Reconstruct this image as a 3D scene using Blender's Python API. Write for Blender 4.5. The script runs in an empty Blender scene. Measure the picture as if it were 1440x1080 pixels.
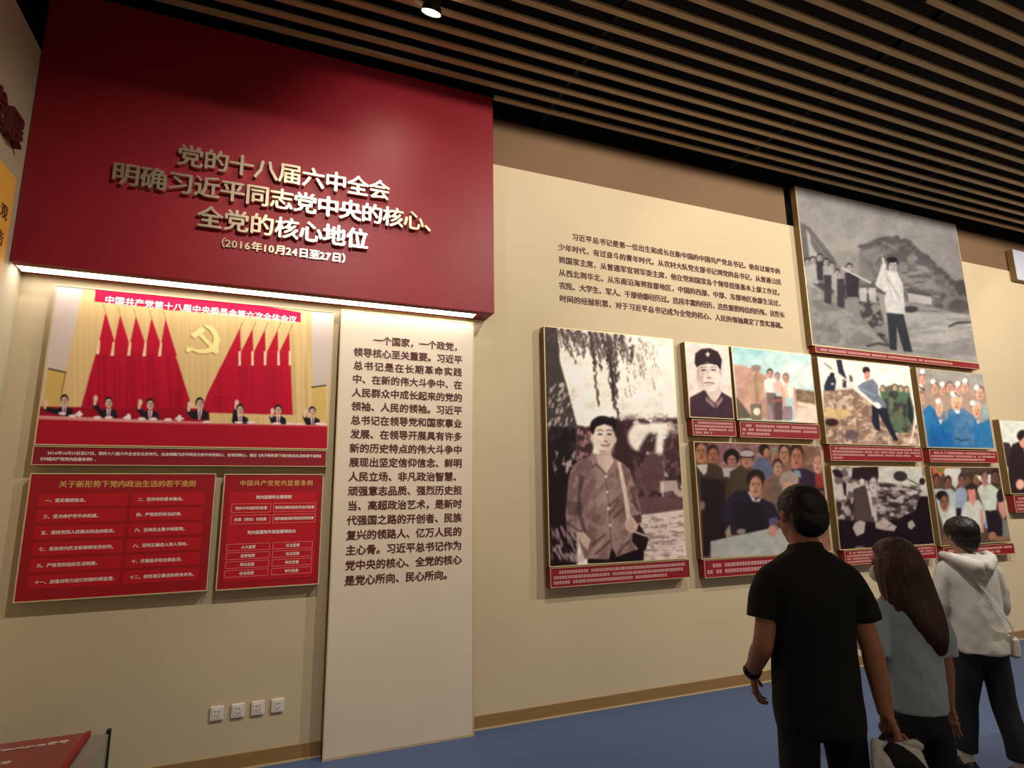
import bpy, bmesh, math, random
import numpy as np
from mathutils import Vector, Matrix, noise as mnoise

# ------------------------------------------------------------------ camera
sc = bpy.context.scene
COL = sc.collection
cam_d = bpy.data.cameras.new('camera')
cam_d.sensor_width = 36.0
cam_d.lens = 831.0 / 1440 * 36
cam_d.clip_start = 0.05
cam = bpy.data.objects.new('camera', cam_d)
COL.objects.link(cam)
R0 = ((0.92781654, 0.0576559, 0.36855428), (-0.3728202, 0.17698208, 0.91086906), (-0.01271052, -0.98252386, 0.18570219))
cam.matrix_world = Matrix(((R0[0][0], -R0[0][1], -R0[0][2], 0), (R0[1][0], -R0[1][1], -R0[1][2], 0),
                           (R0[2][0], -R0[2][1], -R0[2][2], 1.75), (0, 0, 0, 1)))
sc.camera = cam
# ------------------------------------------------------------------ exposure, world
sc.view_settings.view_transform = 'Standard'
sc.view_settings.look = 'None'
sc.view_settings.gamma = 1.0
sc.view_settings.use_curve_mapping = False
sc.view_settings.exposure = 0.0
sc.cycles.use_denoising = True
sc.cycles.max_bounces = 6
world = bpy.data.worlds.new('world')
world.use_nodes = True
world.node_tree.nodes['Background'].inputs[0].default_value = (0.9, 0.85, 0.75, 1)
world.node_tree.nodes['Background'].inputs[1].default_value = 0.035
sc.world = world

# ------------------------------------------------------------------ lights
D = 4.666            # distance of the back wall from the camera (Y)
def spot(x, y, z, tx, ty, tz, power, size=70, blend=0.6, col=(1.0, 0.915, 0.815), rad=0.03):
    l = bpy.data.lights.new('spot', 'SPOT')
    l.energy = power; l.spot_size = math.radians(size); l.spot_blend = blend
    l.color = col; l.shadow_soft_size = rad
    o = bpy.data.objects.new('spot_light', l); COL.objects.link(o)
    o.location = (x, y, z)
    o.rotation_euler = (Vector((tx, ty, tz)) - Vector((x, y, z))).to_track_quat('-Z', 'Y').to_euler()
    return o
# (x, y, z of the lens), aim point, watts, cone, height on the wall where its added shield cuts off the beam
LAMPS = [
    (0.86, 3.56, 5.12, 0.78, 3.95, 4.3, 36, 120, None),
    (0.62, 1.9, 4.95, -0.45, D, 2.35, 270, 84, 4.60),
    (2.6, 1.9, 4.95, 2.9, D, 3.5, 255, 118, 5.15),
    (5.6, 1.0, 4.95, 5.6, D, 3.3, 400, 110, 5.15),
    (8.4, 0.9, 4.95, 8.2, D, 3.3, 540, 110, 5.15),
    (11.4, 0.9, 4.95, 11.5, D, 2.5, 200, 90, 5.15),
]
# added fill spots, unseen: two over the visitors, four bouncing off the wall opposite
for (x, y, p) in ((1.4, -0.6, 40), (4.6, -0.2, 70)):
    spot(x, y, 5.15, x + .6, y + 1.6, 0, p, 95, 1.0, rad=0.12)
for x in (-0.5, 3.0, 6.5, 10.0):
    spot(x, -1.6, 4.9, x, -4.0, 2.2, 290, 120, 1.0, rad=0.06)
for (x, y, z, tx, ty, tz, p, s, cut) in LAMPS:
    spot(x, y, z, tx, ty, tz, p, s, rad=0.007 if cut else 0.03, blend=0.2 if x > 1 else 1.0)

# ------------------------------------------------------------------ helpers
def lin(c):
    c = np.asarray(c, float) / 255.0
    return np.where(c <= 0.04045, c / 12.92, ((c + 0.055) / 1.055) ** 2.4)
def mat(name, rgb, rough=0.6, metal=0.0, spec=0.5, nscale=0, namt=0.0, bump=0.0, bscale=200, emit=0, coat=0, stretch=None):
    m = bpy.data.materials.new(name); m.use_nodes = True
    nt = m.node_tree; b = nt.nodes['Principled BSDF']
    c = [*lin(rgb), 1]
    b.inputs['Base Color'].default_value = c
    b.inputs['Roughness'].default_value = rough
    b.inputs['Metallic'].default_value = metal
    b.inputs['Specular IOR Level'].default_value = spec
    if coat: b.inputs['Coat Weight'].default_value = coat
    if emit:
        b.inputs['Emission Color'].default_value = c; b.inputs['Emission Strength'].default_value = emit
    tc = nt.nodes.new('ShaderNodeTexCoord'); mp = nt.nodes.new('ShaderNodeMapping')
    nt.links.new(tc.outputs['Object'], mp.inputs['Vector'])
    if stretch: mp.inputs['Scale'].default_value = stretch
    if namt:
        n = nt.nodes.new('ShaderNodeTexNoise'); n.inputs['Scale'].default_value = nscale; n.inputs['Detail'].default_value = 5
        nt.links.new(mp.outputs[0], n.inputs['Vector'])
        r = nt.nodes.new('ShaderNodeValToRGB')
        r.color_ramp.elements[0].position = 0.3; r.color_ramp.elements[1].position = 0.7
        r.color_ramp.elements[0].color = [v * (1 - namt) for v in c[:3]] + [1]
        r.color_ramp.elements[1].color = [min(1, v * (1 + namt)) for v in c[:3]] + [1]
        nt.links.new(n.outputs['Fac'], r.inputs[0]); nt.links.new(r.outputs[0], b.inputs['Base Color'])
    if bump:
        n2 = nt.nodes.new('ShaderNodeTexNoise'); n2.inputs['Scale'].default_value = bscale; n2.inputs['Detail'].default_value = 4
        nt.links.new(mp.outputs[0], n2.inputs['Vector'])
        bp = nt.nodes.new('ShaderNodeBump'); bp.inputs['Strength'].default_value = bump; bp.inputs['Distance'].default_value = 0.01
        nt.links.new(n2.outputs['Fac'], bp.inputs['Height']); nt.links.new(bp.outputs[0], b.inputs['Normal'])
    return m
M = {}
M['cream'] = mat('cream_wall_paint', (206, 188, 153), 0.75, nscale=1.2, namt=0.03, bump=0.05, bscale=120)
M['header'] = mat('tan_header_paint', (118, 90, 63), 0.8, nscale=1.0, namt=0.05)
M['beige'] = mat('beige_wall_paint', (196, 182, 150), 0.8, nscale=1.0, namt=0.03)
M['carpet'] = mat('blue_grey_carpet', (76, 94, 128), 0.62, spec=0.35, nscale=60, namt=0.08, bump=0.2, bscale=400)
M['wood'] = mat('brown_wood_slat', (182, 156, 116), 0.55, nscale=8, namt=0.12, stretch=(0.6, 12, 12))
M['black'] = mat('black_void_paint', (16, 13, 12), 0.9)
M['blackmetal'] = mat('black_metal', (22, 22, 23), 0.4, 0.3)
M['red'] = mat('dark_red_lacquer', (134, 17, 32), 0.5, spec=0.35, nscale=3, namt=0.03)
M['redboard'] = mat('red_board_print', (160, 17, 31), 0.5, spec=0.4)
M['redrow'] = mat('bright_red_row_print', (190, 18, 34), 0.5, spec=0.4)
M['redcap'] = mat('red_caption_print', (138, 22, 34), 0.5, spec=0.4)
M['gold'] = mat('brushed_gold', (240, 222, 190), 0.30, 0.9, nscale=40, namt=0.05)
M['goldprint'] = mat('gold_print', (214, 170, 96), 0.5)
M['whiteprint'] = mat('white_print', (250, 238, 228), 0.6)
M['textred'] = mat('dark_red_lettering', (86, 22, 20), 0.6)
M['side'] = mat('brown_panel_edge', (120, 94, 52), 0.6, nscale=30, namt=0.06)
M['trim'] = mat('pale_gold_trim', (220, 196, 150), 0.4, 0.2)
M['board'] = mat('off_white_board', (226, 210, 186), 0.6, nscale=2, namt=0.02)
M['skirt'] = mat('brown_skirting', (150, 116, 68), 0.5, nscale=6, namt=0.08, stretch=(1, 8, 8))
M['led'] = mat('led_diffuser', (255, 250, 246), 0.5, emit=11)
M['lens'] = mat('lamp_lens', (255, 246, 230), 0.3, emit=40)
M['plastic'] = mat('white_plastic', (226, 216, 206), 0.4)
M['hole'] = mat('dark_slot', (40, 34, 30), 0.6)
M['yellow'] = mat('yellow_board_print', (236, 180, 76), 0.55, nscale=2, namt=0.05)
M['standred'] = mat('faded_red_print', (150, 84, 72), 0.3, spec=0.6, nscale=4, namt=0.08)
M['acrylic'] = mat('grey_green_acrylic', (150, 160, 146), 0.2, spec=0.6)

def setp(o, label=None, cat=None, group=None, kind=None):
    if label: o['label'] = label
    if cat: o['category'] = cat
    if group: o['group'] = group
    if kind: o['kind'] = kind
    return o
def link(name, me, m=None, parent=None, loc=(0, 0, 0)):
    o = bpy.data.objects.new(name, me); COL.objects.link(o)
    if m is not None and me is not None and not me.materials: me.materials.append(m)
    o.location = loc
    if parent is not None: o.parent = parent
    return o
def empty(name, loc, label, cat, group=None, rz=0):
    o = bpy.data.objects.new(name, None); COL.objects.link(o); o.location = loc; o.rotation_euler = (0, 0, rz)
    o.empty_display_size = 0.1
    return setp(o, label, cat, group)
def box(bm, x0, x1, y0, y1, z0, z1, bev=0.0):
    r = bmesh.ops.create_cube(bm, size=1.0)
    for v in r['verts']:
        v.co = Vector((x0 + (v.co.x + .5) * (x1 - x0), y0 + (v.co.y + .5) * (y1 - y0), z0 + (v.co.z + .5) * (z1 - z0)))
    if bev:
        es = list({e for v in r['verts'] for e in v.link_edges})
        bmesh.ops.bevel(bm, geom=es, offset=bev, segments=1, affect='EDGES')
def cyl(bm, p0, p1, r0, r1=None, seg=20, cap=True):
    r1 = r0 if r1 is None else r1
    p0 = Vector(p0); p1 = Vector(p1); d = (p1 - p0)
    mt = Matrix.Translation((p0 + p1) / 2) @ d.to_track_quat('Z', 'Y').to_matrix().to_4x4()
    bmesh.ops.create_cone(bm, cap_ends=cap, segments=seg, radius1=r0, radius2=r1, depth=d.length, matrix=mt)
def mesh(bm, name='mesh', smooth=False):
    me = bpy.data.meshes.new(name); bm.to_mesh(me); bm.free()
    if smooth: me.shade_smooth()
    return me
def boxobj(name, dims, m, parent=None, bev=0.0, origin=None):
    bm = bmesh.new(); o = origin or (0, 0, 0)
    box(bm, dims[0] - o[0], dims[1] - o[0], dims[2] - o[1], dims[3] - o[1], dims[4] - o[2], dims[5] - o[2], bev)
    return link(name, mesh(bm, name), m, parent, o)
def framebm(bm, x0, x1, z0, z1, y0, y1, t):
    box(bm, x0, x1, y0, y1, z1 - t, z1); box(bm, x0, x1, y0, y1, z0, z0 + t)
    box(bm, x0, x0 + t, y0, y1, z0 + t, z1 - t); box(bm, x1 - t, x1, y0, y1, z0 + t, z1 - t)

# ---- glyphs -------------------------------------------------------
_gc = {}
def glyph(ch, off=0.02, ext=0.0, bev=0.0):
    k = (ch, off, ext, bev)
    if k not in _gc:
        c = bpy.data.curves.new('g', 'FONT'); c.body = ch; c.size = 1; c.offset = off; c.resolution_u = 2
        c.extrude = ext; c.bevel_depth = bev; c.bevel_resolution = 0
        o = bpy.data.objects.new('g', c); COL.objects.link(o)
        me = bpy.data.meshes.new_from_object(o.evaluated_get(bpy.context.evaluated_depsgraph_get()))
        bpy.data.objects.remove(o); bpy.data.curves.remove(c)
        n = len(me.vertices); co = np.empty(n * 3); me.vertices.foreach_get('co', co)
        fs = [tuple(p.vertices) for p in me.polygons]
        _gc[k] = (co.reshape(-1, 3), fs); bpy.data.meshes.remove(me)
    return _gc[k]
def adv(ch): return 0.55 if ch in '0123456789' else 1.0
def line_mesh(items, off=0.02, ext=0.0, sx=1.0, name='text'):
    """items: (char, x, z, size) in the wall plane, facing -Y; strokes are thickened by overlaying shifted copies"""
    V = []; Fc = []; n = 0
    sh = ((-off, 0, 0), (off, 0, .0004), (0, -off * .7, .0002), (0, off * .7, .0006)) if off > .012 else ((-off, 0, 0), (off, 0, .0004))
    for ch, x, z, s in items:
        if ch in ' \u3000': continue
        co, fs = glyph(ch, 0.0, ext)
        for dx, dz, dy in sh:
            q = np.empty_like(co); q[:, 0] = x + (co[:, 0] + dx) * s * sx; q[:, 2] = z + (co[:, 1] + dz) * s; q[:, 1] = -co[:, 2] * s - dy * min(1, s * 8)
            V += q.tolist(); Fc += [tuple(i + n for i in f) for f in fs]; n += len(co)
    me = bpy.data.meshes.new(name); me.from_pydata(V, [], Fc); me.update()
    return me
def layout(txt, x0, x1, zc, size, justify=True, center=False, pitch=None):
    advs = [adv(c) for c in txt]; tot = sum(advs)
    if pitch is None: pitch = (x1 - x0) / tot if justify else size
    if center: x0 = (x0 + x1) / 2 - pitch * tot / 2
    it = []; x = x0
    for c, a in zip(txt, advs):
        gw = size * (1.0 if a == 1 else 0.57)
        it.append((c, x + (pitch * a - gw) / 2, zc - size * 0.36, size)); x += pitch * a
    return it
def text_line(txt, x0, x1, zc, size, m, parent, y, name='text_line', off=0.02, ext=0.0, **kw):
    me = line_mesh(layout(txt, x0, x1, zc, size, **kw), off, ext, name=name)
    o = link(name, me, m, parent, (0, y, 0)); o['kind'] = 'stuff'; return o

# ================================================================== SETTING
XL = -1.615          # left wall surface
XR = 13.0
setp(boxobj('floor', (-3.5, XR + .2, -4.2, D + .4, -0.12, 0.0), M['carpet']), 'blue-grey carpet floor of the exhibition hall', kind='structure')
wb = setp(boxobj('wall_back', (-1.9, XR + .2, D, D + 0.2, 0.0, 4.755), M['cream']), 'cream wall behind the photo panels and text board', kind='structure')
setp(boxobj('wall_upper', (-3.4, XR + .2, D + 0.10, D + 0.2, 4.755, 6.0), M['black']), 'black upper wall above the slats', kind='structure')
for nm, a, b2 in (('trim_2', 1.60, 5.325), ('trim_3', 8.10, XR)):
    setp(boxobj(nm, (a, b2, D + 0.012, D + 0.10, 4.755, 5.232), M['header'], bev=.002), 'tan header strip above the cream wall', kind='structure')
wl = setp(boxobj('wall_left', (XL - 0.2, XL, -4.0, D, 0.0, 4.757), M['beige']), 'beige side wall at the left edge', kind='structure')
setp(boxobj('wall_right', (XR, XR + .2, -4.0, D, 0.0, 5.25), M['beige']), 'beige side wall far right', kind='structure')
setp(boxobj('wall_front', (-3.4, XR, -4.2, -4.0, 0.0, 6.0), M['beige']), 'beige wall behind the viewer', kind='structure')
ce = setp(boxobj('ceiling', (-3.4, XR + .2, -4.2, D + .2, 6.0, 6.1), M['black']), 'black ceiling void above brown slats', kind='structure')
setp(boxobj('trim_1', (-3.4, -3.3, -4.0, D + .06, 4.0, 6.0), M['black']), 'dark bulkhead above the side wall', kind='structure')
# slats: one shared mesh, 40 of them
bm = bmesh.new(); box(bm, -3.25, XR - 0.05, -0.025, 0.025, 5.262, 5.286, 0.002)
slat = mesh(bm, 'ceiling_slat'); slat.materials.append(M['wood'])
bm = bmesh.new(); box(bm, 1.66, XR - 0.05, -0.025, 0.025, 5.262, 5.286, 0.002)
slat0 = mesh(bm, 'ceiling_slat_short'); slat0.materials.append(M['wood'])
for k in range(46):
    link('ceiling_slat', slat0 if k == 0 else slat, None, ce, (0, 4.448 - 0.1536 * k, 0))
# carriers across the slats, up in the void
for i in range(7):
    boxobj('slat_carrier', (-2.4 + i * 2.3, -2.36 + i * 2.3, -3.9, D, 5.288, 5.33), M['black'], ce)
# skirting of the back wall with a pale lower lip
for nm, x0, x1 in (('baseboard_back', -1.60, XR),):
    bb = setp(boxobj(nm, (x0, x1, D - 0.012, D, 0.012, 0.098), M['skirt']), 'brown skirting strip along the cream wall', kind='structure')
    boxobj('lip', (x0, x1, D - 0.016, D, 0.0, 0.012), M['trim'], bb)
setp(boxobj('baseboard_left', (XL, XL + 0.012, -3.9, D - 0.02, 0.0, 0.098), M['skirt']), 'brown skirting strip along the left wall', kind='structure')

# intro paragraph lettered on the cream wall
INTRO = ['　　习近平总书记是第一位出生和成长在新中国的中国共产党总书记。他有过艰辛的',
         '少年时代，有过奋斗的青年时代。从农村大队党支部书记到党的总书记，从普通公民',
         '到国家主席，从普通军官到军委主席，他在党和国家各个领导层级基本上都工作过。',
         '从西北到华北，从东南沿海到首都地区，中国的西部、中部、东部地区他都生活过，',
         '农民、大学生、军人、干部他都经历过。这段丰富的经历，这些重要岗位的历练，这些长',
         '时间的经验积累，对于习近平总书记成为全党的核心、人民的领袖奠定了坚实基础。']
for i, t in enumerate(INTRO):
    text_line(t, 2.37, 5.13, 4.165 - i * 0.126, 0.074, M['textred'], wb, D - 0.002, off=0.012, ext=0.05)

# calligraphy and yellow board on the left wall (facing +X)
def on_left(o, x): o.rotation_euler = (0, 0, math.radians(90)); o.location = (x, 0, 0)
for ch, yy in (('展', 4.05), ('发', 3.8), ('新', 3.55)):
    cg = link('calligraphy_letter', line_mesh([(ch, yy, 3.93, 0.21)], 0.035, 0.10, name='calligraphy_letter'), M['textred'], wl)
    on_left(cg, XL + 0.024)
yb = empty('yellow_board', (XL, 3.0, 3.02), 'yellow printed board with dark characters on the side wall, left edge', 'board')
boxobj('backing', (0, 0.05, -1.6, 1.215, 0.0, 0.672), M['side'], yb)
boxobj('printed_face', (0.05, 0.055, -1.6, 1.225, -0.004, 0.68), M['yellow'], yb)
for tx, zz in (('民族复兴历史观', 0.42), ('重大思想理论报告', 0.26)):
    yo = link('text_line', line_mesh(layout(tx, 1.19 - 0.125 * len(tx), 1.19, zz, 0.10), 0.015), M['textred'], yb)
    yo.rotation_euler = (0, 0, math.radians(90)); yo.location = (0.0565, 0, 0); yo['kind'] = 'stuff'

# ================================================================== RED TITLE BLOCK
BY = D - 0.23
rb = empty('title_fascia', (0, D, 3.245), 'large dark red fascia block with raised gold title characters and light strip beneath', 'sign')
def rel(o, p): o.parent = p; o.location = Vector(o.location) - Vector(p.location); return o
rel(boxobj('fascia_body', (-1.611, 1.645, BY, D - .001, 3.245, 5.26), M['red'], bev=0.003), rb)
gl = {}
def gold_row(t, xc, zc, pitch, size):
    tot = sum(adv(c) for c in t) * pitch; x = xc - tot / 2
    for c in t:
        if c != ' ':
            k = (c, size)
            if k not in gl:
                gl[k] = line_mesh([(c, 0, 0, size)], 0.022 if size > .1 else 0.028, 0.09 if size > .1 else 0.08, name='gold_letter'); gl[k].materials.append(M['gold'])
            gw = size * (1 if adv(c) == 1 else 0.6)
            o = link('gold_letter', gl[k], None, None, (x + (pitch * adv(c) - gw) / 2, BY - (0.022 if size > .1 else 0.007), zc - size * 0.37))
            rel(o, rb)
        x += pitch * adv(c)
gold_row('党的十八届六中全会', 0.0, 4.155, 0.1665, 0.172)
gold_row('明确习近平同志党中央的核心、', 0.035, 3.94, 0.1655, 0.172)
gold_row('全党的核心地位', 0.0, 3.715, 0.1695, 0.172)
gold_row('（2016年10月24日至27日）', 0.0, 3.549, 0.0765, 0.078)
# light strip in a slim housing under the fascia
ls = boxobj('light_strip', (-1.59, 1.50, BY + 0.045, BY + 0.15, 3.236, 3.2445), M['led']); rel(ls, rb)
bm = bmesh.new(); box(bm, -1.60, 1.51, BY + 0.036, BY + 0.045, 3.234, 3.2448); box(bm, -1.60, 1.51, BY + 0.15, BY + 0.158, 3.234, 3.2448)
rel(link('strip_housing', mesh(bm), M['trim']), rb)

# ================================================================== TEXT BOARD
tb = empty('text_board', (0.967, D, 0), 'tall off-white text board standing on the floor under the red fascia', 'board')
TY = D - 0.10
rel(boxobj('board_body', (0.43, 1.504, TY + 0.006, D - 0.001, 0.0, 3.188), M['side'], bev=0.002), tb)
rel(boxobj('board_face', (0.437, 1.497, TY, TY + 0.006, 0.012, 3.180), M['board']), tb)
bm = bmesh.new(); framebm(bm, 0.428, 1.506, 0.0, 3.190, TY - 0.002, TY + 0.02, 0.009)
rel(link('edge_trim', mesh(bm), M['trim']), tb)
PARA = ['　　一个国家，一个政党，', '领导核心至关重要。习近平', '总书记是在长期革命实践', '中、在新的伟大斗争中、在', '人民群众中成长起来的党的',
        '领袖、人民的领袖。习近平', '总书记在领导党和国家事业', '发展、在领导开展具有许多', '新的历史特点的伟大斗争中', '展现出坚定信仰信念、鲜明',
        '人民立场、非凡政治智慧、', '顽强意志品质、强烈历史担', '当、高超政治艺术，是新时', '代强国之路的开创者、民族', '复兴的领路人、亿万人民的',
        '主心骨。习近平总书记作为', '党中央的核心、全党的核心', '是党心所向、民心所向。']
CH = {}
for i, t in enumerate(PARA):
    last = i == len(PARA) - 1
    x1 = 1.408 if not last else 0.53 + 0.0732 * len(t)
    for ch, xx, zz, s in layout(t, 0.53, x1, 2.962 - i * 0.1058, 0.074):
        if ch == '\u3000': continue
        if ch not in CH: CH[ch] = line_mesh([(ch, 0, 0, s)], 0.02, 0.03, name='character'); CH[ch].materials.append(M['textred'])
        rel(link('character', CH[ch], None, None, (xx, TY - 0.0015, zz)), tb)

# ================================================================== LEFT BOARDS
def panel(name, x0, x1, z0, z1, dep, label, cat='picture', group=None):
    t = empty(name, ((x0 + x1) / 2, D, z0), label, cat, group)
    rel(boxobj('backing_board', (x0 + .003, x1 - .003, D - dep, D - 0.001, z0, z1), M['side'], bev=0.002), t)
    return t
def put(t, name, dims, m, bev=0): return rel(boxobj(name, dims, m, bev=bev), t)
def trimf(t, x0, x1, z0, z1, y, w=0.007, name='edge_trim'):
    bm = bmesh.new(); framebm(bm, x0, x1, z0, z1, y - 0.004, y + 0.004, w); return rel(link(name, mesh(bm), M['trim']), t)
def ptext(t, s, x0, x1, z, size, y, m=None, **kw):
    return rel(text_line(s, x0, x1, z, size, m or M['whiteprint'], None, y, **kw), t)
gB = 'red and photo boards under the lit fascia'
bl = panel('rules_board', -1.405, -0.355, 1.15, 1.928, 0.06, 'wide red board of twelve numbered rules, below the meeting photo, left of its pair', 'board', gB)
y = D - 0.062
put(bl, 'printed_face', (-1.398, -0.362, y, D - 0.06, 1.157, 1.921), M['redboard']); trimf(bl, -1.405, -0.355, 1.15, 1.928, y)
ptext(bl, '关于新形势下党内政治生活的若干准则', -1.25, -0.475, 1.858, 0.046, y - 0.001, M['goldprint'], off=0.025)
RULES = ['一、坚定理想信念。', '二、坚持党的基本路线。', '三、坚决维护党中央权威。', '四、严明党的政治纪律。', '五、保持党同人民群众的血肉联系。', '六、坚持民主集中制原则。',
         '七、发扬党内民主和保障党员权利。', '八、坚持正确选人用人导向。', '九、严格党的组织生活制度。', '十、开展批评和自我批评。', '十一、加强对权力运行的制约和监督。', '十二、保持清正廉洁的政治本色。']
for i, t in enumerate(RULES):
    r, c = divmod(i, 2)
    zc = 1.757 - r * 0.0985; xa = -1.345 if c == 0 else -0.845; xb = -0.868 if c == 0 else -0.415
    put(bl, 'row_strip', (xa, xb, y - 0.0015, y, zc - 0.040, zc + 0.040), M['redrow'])
    xs = xa + 0.035
    ptext(bl, t, xs, xs + 0.0255 * len(t), zc, 0.0255, y - 0.003, off=0.02)
br = panel('supervision_board', -0.305, 0.357, 1.147, 1.925, 0.06, 'narrower red board with outlined boxes, below the meeting photo, beside the text board', 'board', gB)
put(br, 'printed_face', (-0.298, 0.350, y, D - 0.06, 1.154, 1.918), M['redboard']); trimf(br, -0.305, 0.357, 1.147, 1.925, y)
put(br, 'panel_print', (-0.265, 0.318, y - 0.001, y, 1.20, 1.80), M['redrow'])
ptext(br, '中国共产党党内监督条例', -0.205, 0.285, 1.86, 0.042, y - 0.001, M['goldprint'], off=0.02)
def obox(x0, x1, z, h, s, size, pitch):
    bm = bmesh.new(); framebm(bm, x0, x1, z - h / 2, z + h / 2, y - 0.0025, y - 0.001, 0.0035)
    rel(link('box_outline', mesh(bm), MP), br)
    ptext(br, s, x0, x1, z, size, y - 0.003, center=True, pitch=pitch, off=0.02)
MP = mat('pink_print', (232, 120, 120), 0.6)
ptext(br, '党内监督的主要类别', -0.265, 0.315, 1.762, 0.027, y - 0.003, center=True, pitch=0.026, off=0.025)
for k, (a, b) in enumerate((('党的中央组织的监督', '党的纪律检查委员会的监督'), ('党委（党组）的监督', '党的基层组织和党员的监督'))):
    zz = 1.688 - k * 0.077
    obox(-0.245, 0.008, zz, 0.062, a, 0.0235, 0.023); obox(0.024, 0.312, zz, 0.062, b, 0.0235, 0.0222)
ptext(br, '党内监督和外部监督相结合', -0.265, 0.315, 1.522, 0.027, y - 0.003, center=True, pitch=0.0265, off=0.025)
for k, (a, b) in enumerate((('人大监督', '民主监督'), ('监察监督', '司法监督'), ('群众监督', '舆论监督'), ('社会监督', '审计监督'))):
    zz = 1.425 - k * 0.058
    obox(-0.258, 0.018, zz, 0.047, a, 0.0235, 0.023); obox(0.036, 0.302, zz, 0.047, b, 0.0235, 0.023)

# ================================================================== PICTURE PRINTS (colours of flat prints, held on the print's own grid)
rng = np.random.default_rng(7)
class Paint:
    def __init__(s, corners, nx, ny, base):
        (x0, y0), (x1, y1), (x2, y2), (x3, y3) = corners      # TL TR BR BL
        A = []; B = []
        for (u, v), (x, y) in zip(((0, 0), (1, 0), (1, 1), (0, 1)), corners):
            A.append([u, v, 1, 0, 0, 0, -u * x, -v * x]); B.append(x)
            A.append([0, 0, 0, u, v, 1, -u * y, -v * y]); B.append(y)
        h = np.linalg.solve(np.array(A, float), np.array(B, float))
        U, V = np.meshgrid(np.linspace(0, 1, nx), np.linspace(0, 1, ny))
        W = h[6] * U + h[7] * V + 1
        s.X = (h[0] * U + h[1] * V + h[2]) / W; s.Y = (h[3] * U + h[4] * V + h[5]) / W
        s.nx, s.ny = nx, ny
        s.img = np.empty((ny, nx, 3)); s.img[:] = np.array(base) / 255.
        s.frame(0, 0, 1)
    def frame(s, ox, oy, k): s.x = (s.X - ox) * k; s.y = (s.Y - oy) * k; s.k = k
    def bl(s, m, col): s.img += (np.array(col) / 255. - s.img) * m[..., None]
    def ell(s, cx, cy, rx, ry, col, rot=0, soft=4, a=1, clip=None):
        dx = s.x - cx; dy = s.y - cy
        if rot:
            c, n = math.cos(math.radians(rot)), math.sin(math.radians(rot)); dx, dy = dx * c + dy * n, dy * c - dx * n
        m = np.clip((1 - np.sqrt((dx / rx) ** 2 + (dy / ry) ** 2)) * min(rx, ry) / soft + .5, 0, 1) * a
        s.bl(m if clip is None else m * clip, col)
    def mask(s, pts, soft=4):
        x, y = s.x, s.y; ins = np.zeros(x.shape, bool); d = np.full(x.shape, 1e9)
        n = len(pts)
        for i in range(n):
            xa, ya = pts[i]; xb, yb = pts[(i + 1) % n]
            if ya != yb:
                c = (ya > y) != (yb > y); ins ^= c & (x < (xb - xa) * (y - ya) / (yb - ya) + xa)
            ex, ey = xb - xa, yb - ya; L = ex * ex + ey * ey + 1e-9
            t = np.clip(((x - xa) * ex + (y - ya) * ey) / L, 0, 1)
            d = np.minimum(d, np.hypot(x - xa - t * ex, y - ya - t * ey))
        return np.clip(np.where(ins, d, -d) / soft + .5, 0, 1)
    def poly(s, pts, col, soft=4, a=1): s.bl(s.mask(pts, soft) * a, col)
    def line(s, pts, w, col, soft=3, a=1):
        d = np.full(s.x.shape, 1e9)
        for (xa, ya), (xb, yb) in zip(pts, pts[1:]):
            ex, ey = xb - xa, yb - ya; L = ex * ex + ey * ey + 1e-9
            t = np.clip(((s.x - xa) * ex + (s.y - ya) * ey) / L, 0, 1)
            d = np.minimum(d, np.hypot(s.x - xa - t * ex, s.y - ya - t * ey))
        s.bl(np.clip((w / 2 - d) / soft + .5, 0, 1) * a, col)
    def noise(s, sx, sy=None, seed=0, oct=2, shear=0):
        sy = sy or sx; out = 0; amp = 1; tot = 0; r = np.random.default_rng(seed)
        for o in range(oct):
            u = (s.x + shear * s.y) / sx * 2 ** o + 40; v = s.y / sy * 2 ** o + 40
            g = r.random((97, 97)); iu = np.floor(u).astype(int); iv = np.floor(v).astype(int)
            fu = u - iu; fv = v - iv; fu = fu * fu * (3 - 2 * fu); fv = fv * fv * (3 - 2 * fv)
            a = g[iv % 97, iu % 97]; b = g[iv % 97, (iu + 1) % 97]; c = g[(iv + 1) % 97, iu % 97]; d = g[(iv + 1) % 97, (iu + 1) % 97]
            out = out + amp * ((a * (1 - fu) + b * fu) * (1 - fv) + (c * (1 - fu) + d * fu) * fv); tot += amp; amp *= .55
        return out / tot
    def speck(s, pts, col, sx, sy=None, th=.5, w=.08, seed=1, a=1, soft=20, oct=4, shear=0):
        n = np.clip((s.noise(sx, sy, seed, oct, shear) - th * .96) / (w * 1.5) + .5, 0, 1)
        m = s.mask(pts, soft) if pts is not None else 1.0
        s.bl(n * m * a * np.ones(s.x.shape), col)
    def face(s, cx, cy, w, h, skin=(222, 178, 156), hair=(30, 24, 26), cap=None, tone=.8):
        dk = [c * .55 for c in skin]
        s.ell(cx, cy - h * .12, w * .56, h * .52, cap or hair, soft=h * .08)
        s.ell(cx, cy + h * .06, w * .47, h * .47, skin, soft=h * .08)
        s.ell(cx + w * .2, cy + h * .1, w * .25, h * .36, [c * tone for c in skin], soft=h * .3, a=.6)
        if h > 20:
            for sg in (-1, 1):
                s.ell(cx + sg * w * .2, cy - h * .02, w * .09, h * .035, dk, soft=h * .05)
                s.ell(cx + sg * w * .2, cy - h * .11, w * .13, h * .02, hair, soft=h * .05, a=.7)
            s.ell(cx + w * .02, cy + h * .14, w * .07, h * .06, dk, soft=h * .08, a=.6)
            s.ell(cx, cy + h * .27, w * .15, h * .035, [skin[0] * .62, skin[1] * .42, skin[2] * .42], soft=h * .05)
    def grain(s, amt=.03, seed=3):
        r = np.random.default_rng(seed); s.img = np.clip(s.img + (r.random((s.ny, s.nx, 1)) - .5) * amt, 0, 1)
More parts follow.
